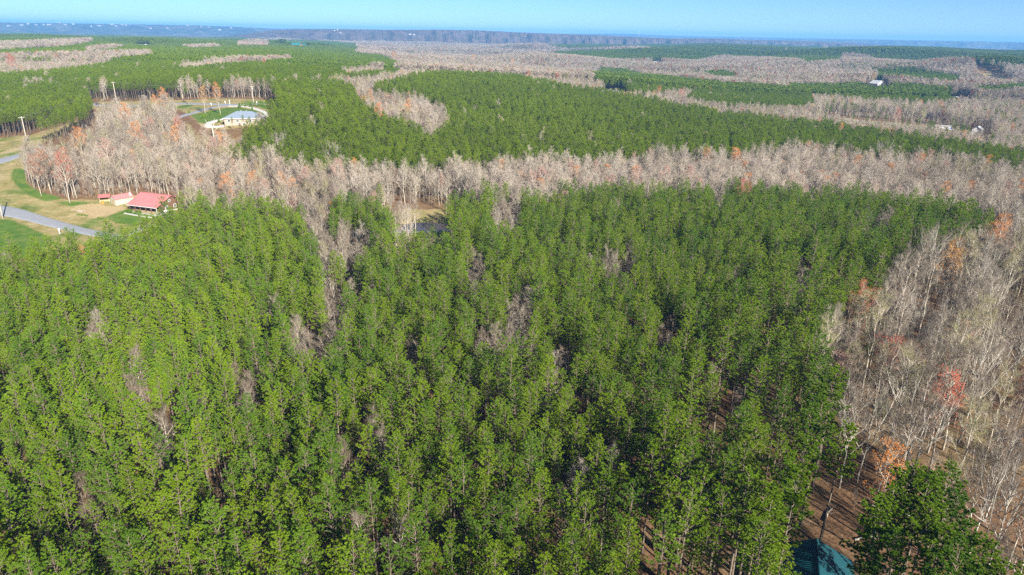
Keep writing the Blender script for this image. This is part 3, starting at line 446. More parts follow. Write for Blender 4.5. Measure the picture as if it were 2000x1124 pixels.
CLEAR += [(37, 63.5, 7.0), (36, 56, 7.0), (37, 48, 8.0), (CABIN['fl'][0]+9, CABIN['fl'][1]+4, 9), (-141, 238, 5), (-146, 238.5, 2.6), (-136, 352, 12)] + [(FAR[k][0], FAR[k][1], 13.) for k in FAR] + [(FAR[k][0]*(1-q/math.hypot(*FAR[k][:2])), FAR[k][1]*(1-q/math.hypot(*FAR[k][:2])), 18.) for k in FAR if k not in ('mast','trailer','truck','house_road') for q in (24, 52, 80)]
for (x, y) in POLES: CLEAR.append((x, y, 2.5))
for x, y, h in LONE_PINES: CLEAR.append((x, y, 1.6))
for x, y in TALL_PINES: CLEAR.append((x, y, 2.4))
for x, y in BIG_BARE: CLEAR.append((x, y, 2.6))
for x, y, c in MAPLES: CLEAR.append((x, y, 1.8))
P_pts = []; B_pts = []     # rows: x, y, scale, rot, variant
# near plantation
x, y = jgrid((-260, 140), (18, 300), 2.35, 2.75, math.radians(42), .21)
k = inpoly(x, y, PINE_NEAR) & keep(x, y) & infrustum(x, y, 12); x = x[k]; y = y[k]
hole = inany(x, y, HOLES); big = inpoly(x, y, BIG); u = rng.random(len(x))
hn = np.sin(x*.21+1.3*np.sin(y*.13))*np.cos(y*.17+x*.05)
keepk = ~hole & ~(big & (u > .52)) & ~((hn > .74) & (u < .6)) & (u < .955)
px_, py_ = x[keepk], y[keepk]; bg = big[keepk]; n = len(px_)
sc_ = np.where(bg, rng.uniform(1.12,1.42,n), np.clip(rng.normal(1.0,.12,n),.7,1.28)); NEAR_P = np.c_[px_, py_, sc_, rng.random(n)*6.28, rng.integers(0, 9, n)]
hx, hy = x[~keepk & (hole | (u < .35))], y[~keepk & (hole | (u < .35))]; kk = (rng.random(len(hx)) < .62) & ~inany(hx, hy, NOBARE[-1:]); hx, hy = hx[kk], hy[kk]
HOLE_B = np.c_[hx, hy, rng.uniform(.55,.88,len(hx)), rng.random(len(hx))*6.28, rng.integers(0, 6, len(hx))]
# bare woods near (to 700 m)
x, y = jgrid((-560, 560), (15, 720), 3.1, 3.1, .3, .34)
wx, wy = warp(x, y, .012); isp = (inpoly(x, y, PINE_NEAR) | inpoly(wx, wy, PINE_MID) | inpoly(x, y, PINE_LEFT) | (inany(wx, wy, PINE_FAR) & ~inany(wx, wy, BARE_CUT))) & ((y < 290) | (rng.random(len(x)) > .03))
k = ~isp & keep(x, y) & infrustum(x, y, 10) & ~inany(x, y, NOBARE); rr_ = np.hypot(x, y)
rightwood = (rr_ < 210) & (x > 0); k &= rng.random(len(x)) < np.where(rightwood, .31, np.where(rr_ > 420, .72, np.where(x < -75, .74, .9))); x = x[k]; y = y[k]; n = len(x)
NEAR_B = np.c_[x, y, rng.uniform(.68,1.12,n)*np.where(np.hypot(x,y) > 400, .92, 1)*np.where((np.hypot(x,y)<210)&(x>0), 1.2, 1), rng.random(n)*6.28, rng.integers(0, 6, n)]
rw = (np.hypot(x, y) < 215) & (x > 0); ch = np.array([0, 2, 4, 3, 0, 4]); NEAR_B[:,4] = np.where(rw, ch[rng.integers(0, 6, n)], NEAR_B[:,4])
stp = (y > 232) & (x > -70) & (np.hypot(x, y) < 330); ch = np.array([1, 5, 1, 4, 1, 0]); NEAR_B[:,4] = np.where(stp, ch[rng.integers(0, 6, n)], NEAR_B[:,4])
NEAR_B[:,2] *= np.where(rw, 1, .86)*np.where(inany(x, y, LOW), .45, 1); ur = rng.random(n); NEAR_B[:,4] = np.where(ur < np.where(rw, .012, .018), 6, np.where(ur < np.where(rw, .022, .045), 7, NEAR_B[:,4]))
HOLE_B[:,4] = np.array([2, 4, 2, 0, 0])[rng.integers(0, 5, len(HOLE_B))]
HOLE_B = np.r_[HOLE_B, [[a, b_, .92, a % 6, i_ % 2*4] for i_, (a, b_) in enumerate(SLIM)]]
NEAR_B = np.r_[NEAR_B, HOLE_B]
# scattered young pines inside the bare woods
x, y = jgrid((-560, 560), (260, 720), 3.0, 3.0, .75, .2); k0 = infrustum(x, y, 8) & keep(x, y)
x = x[k0]; y = y[k0]; wx, wy = warp(x, y, .012); mid = inpoly(wx, wy, PINE_MID); lef = inpoly(x, y, PINE_LEFT); far = (inany(wx, wy, PINE_FAR) & ~inany(wx, wy, BARE_CUT) | (np.hypot(x, y) > 400) & (x > 150) & (rng.random(len(x)) < .02)) & ~mid & ~lef
def pts(k, lo, hi, nv): n = int(k.sum()); return np.c_[x[k], y[k], rng.uniform(lo, hi, n), rng.random(n)*6.28, rng.integers(0, nv, n)]
MID_P = pts(mid & (rng.random(len(x)) < .95), .78, 1.16, 4); LEFT_P = pts(lef, .8, 1.02, 4); FAR1_P = pts(far, .8, 1.05, 4)
def band(r0, r1, sp, s0, s1):
    global x, y
    x, y = jgrid((-r1, r1), (0, r1), sp, sp, .4, .3); r = np.hypot(x, y); k = (r >= r0) & (r < r1) & (y > 720 if r0 < 900 else y > 0) & infrustum(x, y, 4); x = x[k]; y = y[k]
    kp = keep(x, y); x = x[kp]; y = y[kp]; wx, wy = warp(x, y); p = inany(wx, wy, PINE_FAR) & ~inany(wx, wy, BARE_CUT) | inpoly(x, y, PINE_MID)
    odd = ((np.sin(x/90+2*np.sin(y/140))*np.sin(y/110+x/260) > np.where(x > 100, .5, .66)) & (rng.random(len(x)) < .42) | (rng.random(len(x)) < .012)) & ~p & (np.hypot(x, y) < 3200)
    b = ~p & ~odd; pp = pts(p | odd, s0, s1, 3); bb = pts(b, s0, s1, 2); ur = rng.random(len(bb)); bb[:,4] = np.where(ur < .035, 2, np.where(ur < .10, 3, bb[:,4])); return pp, bb
bands = [band(600, 1200, 4.2, .9, 1.2), band(1200, 2000, 6.5, 1.2, 1.7), band(2000, 4600, 11, 1.9, 2.7)]
FAR_P = np.concatenate([b[0] for b in bands]); FAR_B = np.concatenate([b[1] for b in bands])
for A in (FAR_P, FAR_B): pass
# ================= the trees that show largest: one object each =================
def shown(A, hgt):
    z = ground_z(A[:,0], A[:,1]) + hgt*A[:,2]*.75; X, Y, d = pix(A[:,0], A[:,1], z); vis = (X > -25) & (X < 2025) & (Y < 1150) & (d > 0); return np.where(vis, (A[:,2]/d)**2, 0), X, Y
def zone(X, Y):
    k = int(np.clip(X/250, 0, 7)); half = X/250-k > .5
    a = ['photo left edge','an eighth across the photo','a quarter across the photo','three eighths across the photo','mid width','five eighths across the photo','three quarters across the photo','the teal roof'][k]
    a = (('off the ' if half else 'by the ') + a) if k == 0 else (('past ' if half else 'by ') + a) if k == 7 else ('just past ' if half else 'at ') + a
    b = 'cut by the bottom edge' if Y > 1090 else 'on the bottom edge' if Y > 1045 else 'near the bottom edge' if Y > 990 else 'in the lower fifth' if Y > 900 else 'in the lower third'
    return a, b
w_, X_, Y_ = shown(NEAR_P, 13); order = np.argsort(-w_); NP_IND = 300 - len(TALL_PINES) - len(LONE_PINES); sel = order[:NP_IND]; rest = np.setdiff1d(np.arange(len(NEAR_P)), sel)
for i in sel:
    x0, y0, s, r, v = NEAR_P[i]; v = int(v); a, b = zone(X_[i], Y_[i])
    PT2 = ['dark','green','yellowish'][v%3]; sz = 'short' if s < .86 else 'slender' if s < .97 else 'medium' if s < 1.1 else 'tall' if s < 1.3 else 'towering'
    tree('pine_tree', PINES[v], x0, y0, s, r, f'{sz} {PT2} {"open" if v in (1, 4, 6) else "dense"} pine {a}, {b}', 'pine tree', 'pines in the near plantation')
TLAB = ['topmost crown of the corner pine clump, just below the orange tree','upper crown on the sunlit side of the corner pine clump','upper crown on the shaded side of the corner pine clump','middle crown of the corner pine clump','sunlit crown low on the outer side of the corner clump','outermost low crown of the corner clump at the bottom edge','shaded crown of the corner clump closest to the teal roof','shaded low crown of the corner clump over the bare ground','low middle crown of the corner clump at the bottom edge','corner clump pine mostly below the bottom edge, outer side','corner clump pine mostly below the bottom edge, inner side','inner crown filling the middle of the corner clump','inner crown high in the corner clump','inner crown toward the sunlit side of the corner clump','inner crown toward the shaded side of the corner clump',
 'tall pine jutting into the leafless wood level with the red bush','tall edge pine just below the one jutting into the wood','tall edge pine reaching furthest out toward the orange tree','tall edge pine level with the orange tree','tall edge pine above the bare ground by the teal roof','tall edge pine left of the teal roof','tall edge pine directly above the teal roof']
for i, (x0, y0) in enumerate(TALL_PINES):
    nm = TLAB[i]
    tree('pine_tree', TALL[i % 3], x0, y0, rnd.uniform(.92, 1.06) if i < 15 else rnd.uniform(.9, 1.05), rnd.random()*6.28, nm, 'pine tree', 'tall pines in the lower right' if i < 15 else 'tall pines on the plantation edge')
lp = ['big round pine standing alone at the road beside the dense dark stand','small green pine inside the leafless wood under the red maple','small green pine in the leafless wood beside the red bush','young pine at the wood edge next to the plantation','young pine on the plantation edge above the red maple','thin pine in a gap of the lower plantation','pine at the plantation edge left of the teal roof','dark pine by the first pole across the upper road','dark pine next to the pole across the upper road','third dark pine in the row across the upper road','green pine behind the upper road between orange trees','green pine behind the upper road nearer the grey house','pine among grey woods beyond the gravel road','small pine above the red maple by the gravel road','pine above the gravel road clearing','yellowish pine at the start of the gravel road','first of two pines above the gravel yard','second of two pines above the gravel yard','small pine in front of the garage end of the grey roofed house','small pine before the middle of the grey roofed house','bushy pine before the far end of the grey roofed house','pine between the grey roofed house and the plantation']
lone = []
for i, (x0, y0, h) in enumerate(LONE_PINES):
    big_ = h > 13.5; lone.append(tree('pine_tree', MIDP[i % 4], x0, y0, h/13*(1.25 if big_ else 1), rnd.random()*6.28, lp[i], 'pine tree', None, h/13))
# trees standing for the far woods: three pines and two bare trees by the far houses
far_proto = []
for i, (x0, y0) in enumerate([(FAR['bank_house'][0]+26, FAR['bank_house'][1]+14), (FAR['red_barn'][0]-34, FAR['red_barn'][1]+22), (FAR['lawn_house'][0]-24, FAR['lawn_house'][1]+10)]):
    far_proto.append(tree('pine_tree', FARP[i], x0, y0, 1.5, i*1.3, ['far pine beside the white house on the yellow bank','far pine beside the red barn with teal roof','far pine beside the white house on a small lawn'][i], 'pine tree', None))
far_bare = []
for i, (x0, y0) in enumerate([(FAR['white_gable'][0]-22, FAR['white_gable'][1]+8), (FAR['blue_roof'][0]+16, FAR['blue_roof'][1]+6), (FAR['small_white'][0]-14, FAR['small_white'][1]+3), (FAR['trailer'][0]-13, FAR['trailer'][1]+5)]):
    far_bare.append(tree('bare_tree', FARB[i], x0, y0, 1.0, i*2., ['far bare tree beside the white gabled house','bare tree beside the low blue roofed house','rust red budding tree beside the small white house above the gravel yard','olive tinged tree beside the white mobile home'][i], 'bare tree', None))
w2, X2, Y2 = shown(NEAR_B, 14); order2 = np.argsort(-w2); NB = 300 - len(BIG_BARE); sel2 = order2[:NB]; rest2 = np.setdiff1d(np.arange(len(NEAR_B)), sel2)
NEAR_B[sel2[-8:], 4] = np.arange(8)
def bzone(X, Y):
    if X < 1450:
        k = int(np.clip(X/125, 0, 11)); c = ['at the photo left edge','a sixteenth across','an eighth across','past an eighth across','a quarter across','past a quarter across','three eighths across','past three eighths across','at mid width','past mid width','five eighths across','past five eighths across'][k]
        r = next(t for y_, t in ((1030,'bottom edge'),(937,'lower sixth'),(899,'lower fifth'),(843,'lower quarter'),(749,'lower third'),(640,'below mid height'),(540,'around mid height'),(0,'upper rows')) if Y > y_)
        return f'in pine gap {c}, {r}'
    a = ('by the corner pines' if Y > 940 else 'by the orange tree' if Y > 820 and X < 1800 else 'at the right edge' if X > 1900 else 'beside the plantation edge' if X < 1700 else 'under the red maples' if X < 1790 else 'inside the leafless wood')
    return a + ', ' + ('bottom edge' if Y > 1040 else 'lower fifth of photo' if Y > 900 else 'below the upper maples' if Y > 760 else 'level with the red maple' if Y > 640 else 'above the red maple' if Y > 540 else 'at its top end')
for i in sel2:
    x0, y0, s, r, v = NEAR_B[i]; v = int(v); sz = 'small' if s < .8 else 'medium' if s < .98 else 'tall'
    tree('bare_tree', BARES[v], x0, y0, s, r, f'{sz} {BKIND[v]} leafless tree {bzone(X2[i], Y2[i])}', 'bare tree', 'leafless trees of the near woods')
bl = []
for i, (x0, y0) in enumerate(BIG_BARE):
    X, Y, d = pix(np.array(x0), np.array(y0), np.array(gz(x0, y0)+10.)); X = float(X); Y = float(Y)
    lab = f'large pale spreading leafless tree {bzone(X, Y)}' if X > 1450 and Y > 420 else 'large pale leafless tree in the notch of the far plantation' if 700 < X < 900 and Y < 250 else 'pale straight tree in front of the pond clearing' if 740 < X < 800 and Y < 420 else 'large pale leafless tree in the strip between the two plantations' if Y < 330 else 'pale tall leafless tree in a gap of the plantation'
    tree('bare_tree', BIGB[i % 2], x0, y0, rnd.uniform(.8, 1.05) if Y > 330 else rnd.uniform(.75,.9), rnd.random()*6.28, lab, 'bare tree', 'large pale leafless trees')
ML = {'red':'red','orange':'orange','pink':'pink','rust':'rust red','yellow':'amber'}
for i, (x0, y0, c) in enumerate(MAPLES):
    X, Y, d = pix(np.array(x0), np.array(y0), np.array(gz(x0, y0)+11.)); X = float(X); Y = float(Y)
    where = ('at the field edge beside the road' if X < 100 and Y > 200 else 'in the leafless wood behind the sheds' if X < 380 and Y > 275 else 'in the leafless wood below the upper road' if X < 440 and Y > 185 else 'in front of the pines behind the upper road' if X < 440 and Y > 160 else 'in a distant bare strip' if Y < 140 else 'in the strip behind the red roofed cabin' if X < 700 and Y > 300 else 'in the notch of the far plantation' if X < 880 and Y < 300 else 'in the bare strip behind the near plantation' if Y > 290 and Y < 400 else 'by the far gravel road' if X > 1600 and Y < 290 else 'beside the small stand beyond the far plantation' if Y < 300 else 'in the leafless wood beside the plantation' if X < 1800 else 'in the leafless wood near the photo edge')
    tree('maple_tree', MAPLE[c], x0, y0, rnd.uniform(.85, 1.1)*(1.4 if Y < 140 else 1), rnd.random()*6.28, f'{ML[c]} budding tree {where}', 'maple tree', 'budding maples')
# ================= the rest of each wood: one object each, trees set on points =================
def forest(name, A, protos, label, cat, trunks=True, cap=False):
    A = A[np.lexsort((A[:,0], A[:,1]))]; z = ground_z(A[:,0], A[:,1])-.05
    me = bpy.data.meshes.new(name); me.vertices.add(len(A)); me.vertices.foreach_set('co', np.c_[A[:,0], A[:,1], z].ravel())
    me.attributes.new('tree_height', 'FLOAT', 'POINT').data.foreach_set('value', np.where(A[:,2] > 1.15, 1.05+.12*(A[:,2] % .37)/.37, A[:,2]).astype(np.float32) if cap else A[:,2].astype(np.float32))
    for nm, c, ty in (('tree_scale', 2, 'FLOAT'), ('tree_turn', 3, 'FLOAT'), ('tree_kind', 4, 'INT')):
        at = me.attributes.new(nm, ty, 'POINT'); at.data.foreach_set('value', A[:,c].astype(np.int32 if ty == 'INT' else np.float32))
    o = link(name, me, label=label, cat=cat, kind='stuff')
    ng = bpy.data.node_groups.new(name, 'GeometryNodeTree'); ng.interface.new_socket('Geometry', in_out='INPUT', socket_type='NodeSocketGeometry'); ng.interface.new_socket('Geometry', in_out='OUTPUT', socket_type='NodeSocketGeometry')
    N_ = ng.nodes; L_ = ng.links; gi = N_.new('NodeGroupInput'); go = N_.new('NodeGroupOutput'); fin = N_.new('GeometryNodeJoinGeometry')
    def named(nm, ty):
        a = N_.new('GeometryNodeInputNamedAttribute'); a.data_type = ty; a.inputs[0].default_value = nm; return a.outputs[0]
    rot = N_.new('ShaderNodeCombineXYZ'); L_.new(named('tree_turn', 'FLOAT'), rot.inputs[2]); sv = N_.new('ShaderNodeCombineXYZ'); ts = named('tree_scale', 'FLOAT'); L_.new(ts, sv.inputs[0]); L_.new(ts, sv.inputs[1]); L_.new(named('tree_height', 'FLOAT'), sv.inputs[2]); scl = sv.outputs[0]; kind = named('tree_kind', 'INT')
    for part in ((1, 2) if trunks else (2,)):
        jn = N_.new('GeometryNodeJoinGeometry')
        for p in reversed(protos):
            oi = N_.new('GeometryNodeObjectInfo'); oi.transform_space = 'ORIGINAL'; oi.inputs['As Instance'].default_value = True; oi.inputs['Object'].default_value = p[part]
            L_.new(oi.outputs['Geometry'], jn.inputs[0])
        ip = N_.new('GeometryNodeInstanceOnPoints'); ip.inputs['Pick Instance'].default_value = True
        L_.new(gi.outputs[0], ip.inputs['Points']); L_.new(jn.outputs[0], ip.inputs['Instance']); L_.new(kind, ip.inputs['Instance Index']); L_.new(rot.outputs[0], ip.inputs['Rotation']); L_.new(scl, ip.inputs['Scale'])
        L_.new(ip.outputs[0], fin.inputs[0])
    L_.new(fin.outputs[0], go.inputs[0]); md = o.modifiers.new('trees', 'NODES'); md.node_group = ng; return o
def proto_of(meshes_list):
    """the first standing tree of each shape: (empty, trunk, crown)"""
    out = []
    for mt, mc in meshes_list:
        c = next(o for o in col.objects if o.data == mc); t = next(o for o in c.parent.children if o.data == mt); out.append((c.parent, t, c))
    return out
PN, PM, PB = proto_of(PINES), proto_of(MIDP), proto_of(BARES)
forest('pine_forest', NEAR_P[rest], PN, 'dense near pine plantation filling the middle of the photo', 'pine forest')
forest('pine_forest', MID_P, PM, 'bright green pine plantation on the rise beyond the bare strip', 'pine forest')
forest('pine_forest', LEFT_P, PM, 'dense dark pine stand behind the grass field at the road bend', 'pine forest')
forest('pine_forest', FAR1_P, PM, 'pine belts just behind the upper road and the small stands beyond', 'pine forest')
forest('pine_forest', FAR_P, far_proto, 'far pine woods reaching to the blue ridges', 'pine forest', False, True)
nb = NEAR_B[rest2]; rb = np.hypot(nb[:,0], nb[:,1]); lw = (nb[:,0] < -75) & (rb > 225)
forest('bare_forest', nb[~lw], PB, 'leafless grey brown woods around the plantations', 'bare forest')
forest('bare_forest', nb[lw], PB, 'leafless woods between the red roofed cabin and the upper road', 'bare forest')
forest('bare_forest', FAR_B, far_bare, 'far leafless woods filling the valley', 'bare forest', False, True)
x, y = jgrid((-330, 200), (30, 330), 2.0, 2.0, .6, .4); k = ~inpoly(x, y, PINE_NEAR) & ~inpoly(x, y, PINE_MID) & keep(x, y) & infrustum(x, y, 6) & ~inany(x, y, NOBARE) & (rng.random(len(x)) < .8); x = x[k]; y = y[k]
k = (x < 0) | (np.hypot(x, y) > 215) | (rng.random(len(x)) < .5); x = x[k]; y = y[k]
U1 = np.c_[x, y, rng.uniform(.16,.36,len(x)), rng.random(len(x))*6.28, np.array([2, 1, 5, 2])[rng.integers(0, 4, len(x))]]
U2 = np.r_[HOLE_B, HOLE_B]; U2 = U2.copy(); U2[:,:2] += rng.normal(0, 1.2, (len(U2), 2)); U2[:,2] = rng.uniform(.2,.42,len(U2))
forest('undergrowth', np.r_[U1, U2], PB, 'brown leafless saplings and brush on the woodland floor', 'undergrowth')
print('TREES', len(NEAR_P), len(NEAR_B), len(MID_P), len(LEFT_P), len(FAR1_P), len(FAR_P), len(FAR_B))
# ================= haze =================
HZ0 = float(min(gzv.min(), -21.0)) - 1.0
hb = MB(); hb.box((0, 6000, (HZ0+150)/2), (34000, 22000, 150-HZ0))
hm = bpy.data.materials.new('haze'); hm.use_nodes = True; hn_ = hm.node_tree.nodes
hn_.remove(hn_['Principled BSDF']); pv = hn_.new('ShaderNodeVolumePrincipled'); pv.inputs['Color'].default_value = (.20, .52, 1.0, 1); pv.inputs['Density'].default_value = 1.2e-4; pv.inputs['Anisotropy'].default_value = 0
hm.node_tree.links.new(pv.outputs[0], hn_['Material Output'].inputs['Volume'])
hb.obj('haze', hm, kind='stuff', label='pale blue haze over the far valley and ridges')
# ================= buildings =================
RED = mat('red_metal_roof', (.47,.165,.16), .45, .5, .06, .6); LOG = mat('log_wall', (.14,.08,.048), .8, .2, .2, 2); DARK = mat('dark_glass', (.03,.035,.045), .15, .5, .05, 1)
WHITE = mat('white_paint', (.62,.62,.60), .5, .4, .05, 1); WOOD = mat('yellow_pine_board', (.38,.30,.17), .8, .2, .15, 2); TAN = mat('tan_siding', (.40,.37,.29), .8, .2, .08, 1.5)
SHINGLE = mat('grey_shingle', (.17,.205,.26), .9, .2, .14, 2); BRICK = mat('pale_brick', (.33,.26,.22), .9, .2, .2, 3); TEAL = mat('teal_metal_roof', (.006,.058,.072), .38, .5, .10, .5)
METAL = mat('galvanised_metal', (.45,.46,.47), .4, .5, .1, 1, .6); POLEM = mat('weathered_pole', (.42,.37,.31), .9, .2, .15, 1.5); BLUE = mat('blue_tarp', (.03,.10,.40), .5, .4, .1, 2)
ORANGE = mat('orange_plastic', (.75,.20,.03), .5, .4, .05, 2); ROOFB = mat('blue_grey_metal', (.27,.31,.40), .5, .5, .06, 1); BARN = mat('barn_red', (.42,.06,.05), .8, .2, .1, 1); BARNO = mat('barn_orange', (.72,.25,.06), .8, .2, .1, 1); PALE = mat('pale_wall', (.55,.53,.50), .7, .3, .05, 1); GREYR = mat('grey_roof', (.30,.30,.31), .8, .3, .1, 1); TEALR = mat('far_teal_roof', (.02,.14,.15), .5, .4, .06, 1)
def ribbed(mb, P, th, pitch, h=.04, wdt=.05):
    """roof plane eaveA, eaveB, ridgeB, ridgeA with standing ribs from eave to ridge"""
    P = [np.asarray(p, float) for p in P]; mb.slab(P, th); nrm = np.cross(P[1]-P[0], P[3]-P[0]); nrm /= np.linalg.norm(nrm); nrm = nrm if nrm[2] > 0 else -nrm
    n = int(np.linalg.norm(P[1]-P[0])/pitch); e = (P[1]-P[0])/np.linalg.norm(P[1]-P[0])
    for i in range(n+1):
        a = P[0]+(P[1]-P[0])*i/n; b = P[3]+(P[2]-P[3])*i/n; a = a + e*wdt*(.6 if i == 0 else -.6 if i == n else 0); b = b + e*wdt*(.6 if i == 0 else -.6 if i == n else 0)
        q = [a-e*wdt/2+nrm*.003, a+e*wdt/2+nrm*.003, b+e*wdt/2+nrm*.003, b-e*wdt/2+nrm*.003]; V = [*q] + [p+nrm*h for p in q]
        mb.add(V, [(0,1,5,4),(1,2,6,5),(2,3,7,6),(3,0,4,7),(4,5,6,7)])
def window(parent, c, wd, h, ax='x', name='window', fm=None):
    """a window set on a wall face; ax is the axis along the wall"""
    f = MB(); d = .10
    for sx, sz, w2, h2 in ((0, h/2, wd+.16, .09), (0, -h/2, wd+.16, .09), (-wd/2-.035, 0, .09, h-.09), (wd/2+.035, 0, .09, h-.09), (0, 0, .05, h-.09)):
        f.box((c[0]+(sx if ax == 'x' else 0), c[1]+(sx if ax == 'y' else 0), c[2]+sz), ((w2, d, h2) if ax == 'x' else (d, w2, h2)))
    w_o = f.obj(name, fm or WHITE, parent); g = MB(); g.box(c, (wd-.01, .05, h-.02) if ax == 'x' else (.05, wd-.01, h-.02)); g.obj('pane', DARK, w_o); return w_o
# ---- red roofed cabin
fl, fr = np.array(CABIN['fl']), np.array(CABIN['fr']); cang = math.atan2(fr[1]-fl[1], fr[0]-fl[0]); cz = gz(*fl)
cab = link('cabin', None, None, (fl[0], fl[1], cz-.1), cang, 'red metal roofed log cabin with a deep front porch at the wood edge', 'cabin')
CL, CP, CD, EV, RG = 12.4, 2.7, 12.6, 2.75, 5.7
m = MB(); m.box((CL/2, CD/2-.2, .10), (CL-.2, CD-.6, .8)); m.obj('foundation', CONC, cab)
m = MB(); n = 15
for i in range(int(CL/.20)): m.box((.12+i*.20, CP/2-.1, .53), (.185, CP+.1, .06))
m.obj('porch_deck', WOOD, cab)
m = MB()
for i in range(11):
    z = .62+i*.225
    for a, b in (((.5, CP), (CL-.5, CP)), ((.5, CD-.5), (CL-.5, CD-.5)), ((.5, CP), (.5, CD-.5)), ((CL-.5, CP), (CL-.5, CD-.5))):
        a_ = np.array([*a, z]); b_ = np.array([*b, z]); d_ = (b_-a_)/np.linalg.norm(b_-a_)*.22; m.tube([a_-d_, b_+d_], .135, 6)
m.obj('log_wall', LOG, cab)
for x0 in (.5, CL-.5):
    g = MB(); y0, yr, y1, zt = CP, CD/2, CD-.5, RG-.25; zb = 3.0
    P = [(y0, zb), (y1, zb), (yr, zt)]; V = [(x0-.08, y, z) for y, z in P] + [(x0+.08, y, z) for y, z in P]
    g.add(V, [(0,1,2),(5,4,3),(0,3,4,1),(1,4,5,2),(2,5,3,0)]); g.obj('gable', LOG, cab)
for nm, P in (('roof_panel', [(-.5,-.5,EV),(CL+.5,-.5,EV),(CL+.5,CD/2,RG),(-.5,CD/2,RG)]), ('roof_panel', [(CL+.5,CD+.5,EV),(-.5,CD+.5,EV),(-.5,CD/2+.01,RG),(CL+.5,CD/2+.01,RG)])):
    m = MB(); ribbed(m, P, .12, .6); m.obj(nm, RED, cab)
m = MB(); m.box((CL/2, CD/2, RG+.05), (CL+1.0, .4, .07)); m.obj('ridge_cap', RED, cab)
m = MB(); m.box((CL/2, -.55, EV-.1), (CL+1.0, .05, .16)); m.obj('gutter', WHITE, cab)
for i in range(6):
    m = MB(); m.box((.25+i*(CL-.5)/5, .12, (EV+.55)/2-.06), (.17, .17, EV-.7)); m.obj('porch_post', LOG if i < 5 else WHITE, cab)
m = MB()
for z in (.85, 1.35): m.box((CL/2-3.4, .12, z), (CL/2-2.6, .06, .07))
for i in range(14): m.box((.6+i*.24+.9, .12, 1.1), (.04, .04, .46))
m.obj('railing', LOG, cab)
for x0 in (2.0, 5.0, 9.2): window(cab, (x0, CP-.17, 1.75), 1.0, 1.1)
for y0 in (4.6, 8.2): window(cab, (CL-.33, y0, 1.75), 1.0, 1.1, 'y')
window(cab, (CL-.39, CD/2-.2, 3.9), .8, .7, 'y')
d_ = MB(); d_.box((7.1, CP-.17, 1.6), (1.0, .08, 2.05)); do = d_.obj('door', WHITE, cab); k = MB(); k.tube([(7.5, CP-.22, 1.5), (7.5, CP-.30, 1.5)], .05, 8); k.obj('handle', METAL, do)
m = MB()
for i in range(3): m.box((7.1, -.35-.3*i, .42-.15*i), (1.5, .3, .14))
m.obj('porch_steps', CONC, cab)
ca, sa = math.cos(cang), math.sin(cang)
def cabw(x, y): return (fl[0]+x*ca-y*sa, fl[1]+x*sa+y*ca)
strip('path', [cabw(-.2,-1.9), cabw(4,-2.0), cabw(9,-1.9), cabw(12.5,-1.4)], 1.0, CONC, .12)
def bush(name, x, y, rx, h, label, cat, group=None, leaf=None, conical=False, n=260, seed=1):
    g = np.random.default_rng(seed); e = link(name, None, None, (x, y, gz(x, y)-.03), g.random()*6, label, cat, group)
    t = MB(); t.tube([(0,0,-.1),(0,0,h*.7)], [.05,.015], 5); t.obj('trunk' if conical else 'stem', BARK_DARK, e)
    u = unit(g.normal(0,1,(n,3))); z = g.random(n) if conical else (u[:,2]*.5+.5)
    rad = rx*(1.05-z)**.9 if conical else rx*np.sqrt(np.clip(1-(2*z-1)**2, .05, 1)); a = g.random(n)*6.283; r = rad*g.uniform(.75,1.05,n)
    C = np.c_[np.cos(a)*r, np.sin(a)*r, .08*h + z*h*.92]; rep = np.repeat(np.arange(n), 4); d = unit(g.normal(0,1,(4*n,3))+np.array([0,0,.4])); ln = g.uniform(.10,.24,4*n)*max(.7, h/1.4)
    m = MB(); m.blades(C[rep]-d*.03, C[rep]+d*ln[:,None], unit(np.cross(d, unit(g.normal(0,1,d.shape)))), ln*.25); m.obj('crown' if conical else 'foliage', leaf or NEEDLE[0], e); return e
bush('shrub', *cabw(.9,-.95), 1.0, 1.3, 'round green shrub at the porch corner nearest the sheds', 'shrub', seed=3); bush('shrub', *cabw(4.6,-.95), 1.25, 1.35, 'wider round green shrub before the middle of the cabin porch', 'shrub', seed=4)
# ---- sheds
A, B_, C_ = (np.array(MISC[k]) for k in ('shedA','shedB','shedC')); sang = math.atan2(*(B_-A)[::-1]); SLn, SW = 6.4, 3.4
sh = link('shed', None, None, (A[0], A[1], gz(*A)-.05), sang, 'long tan board shed with a red metal roof beside the cabin', 'shed')
m = MB(); m.box((SLn/2, SW/2, 1.15), (SLn, SW, 2.3))
for x0 in (0.04, SLn-.04): m.add([(x0-.04,0,2.3),(x0-.04,SW,2.3),(x0-.04,SW/2,3.4),(x0+.04,0,2.3),(x0+.04,SW,2.3),(x0+.04,SW/2,3.4)], [(0,1,2),(5,4,3),(1,4,5,2),(2,5,3,0)])
m.obj('wall', TAN, sh)
m = MB()
for i in range(16): m.box((.2+i*(SLn-.4)/15, -.02, 1.15), (.06, .03, 2.2))
m.obj('batten', WOOD, sh)
for P in ([(-.2,-.3,2.2),(SLn+.2,-.3,2.2),(SLn+.2,SW/2,3.5),(-.2,SW/2,3.5)], [(SLn+.2,SW+.3,2.2),(-.2,SW+.3,2.2),(-.2,SW/2+.01,3.5),(SLn+.2,SW/2+.01,3.5)]):
    m = MB(); ribbed(m, P, .08, .5); m.obj('roof_panel', RED, sh)
m = MB(); m.box((-.03, SW/2, 1.0), (.05, 1.4, 1.9)); do = m.obj('door', WOOD, sh); m = MB(); m.box((-.07, SW/2-.5, 1.0), (.04, .08, .2)); m.obj('handle', METAL, do)
ox, oy = MISC['open']; os_ = link('open_shed', None, None, (ox-1.6, oy-1.0, gz(ox, oy)-.05), sang-.5, 'small open fronted wooden shelter with a red roof next to the long shed', 'shed')
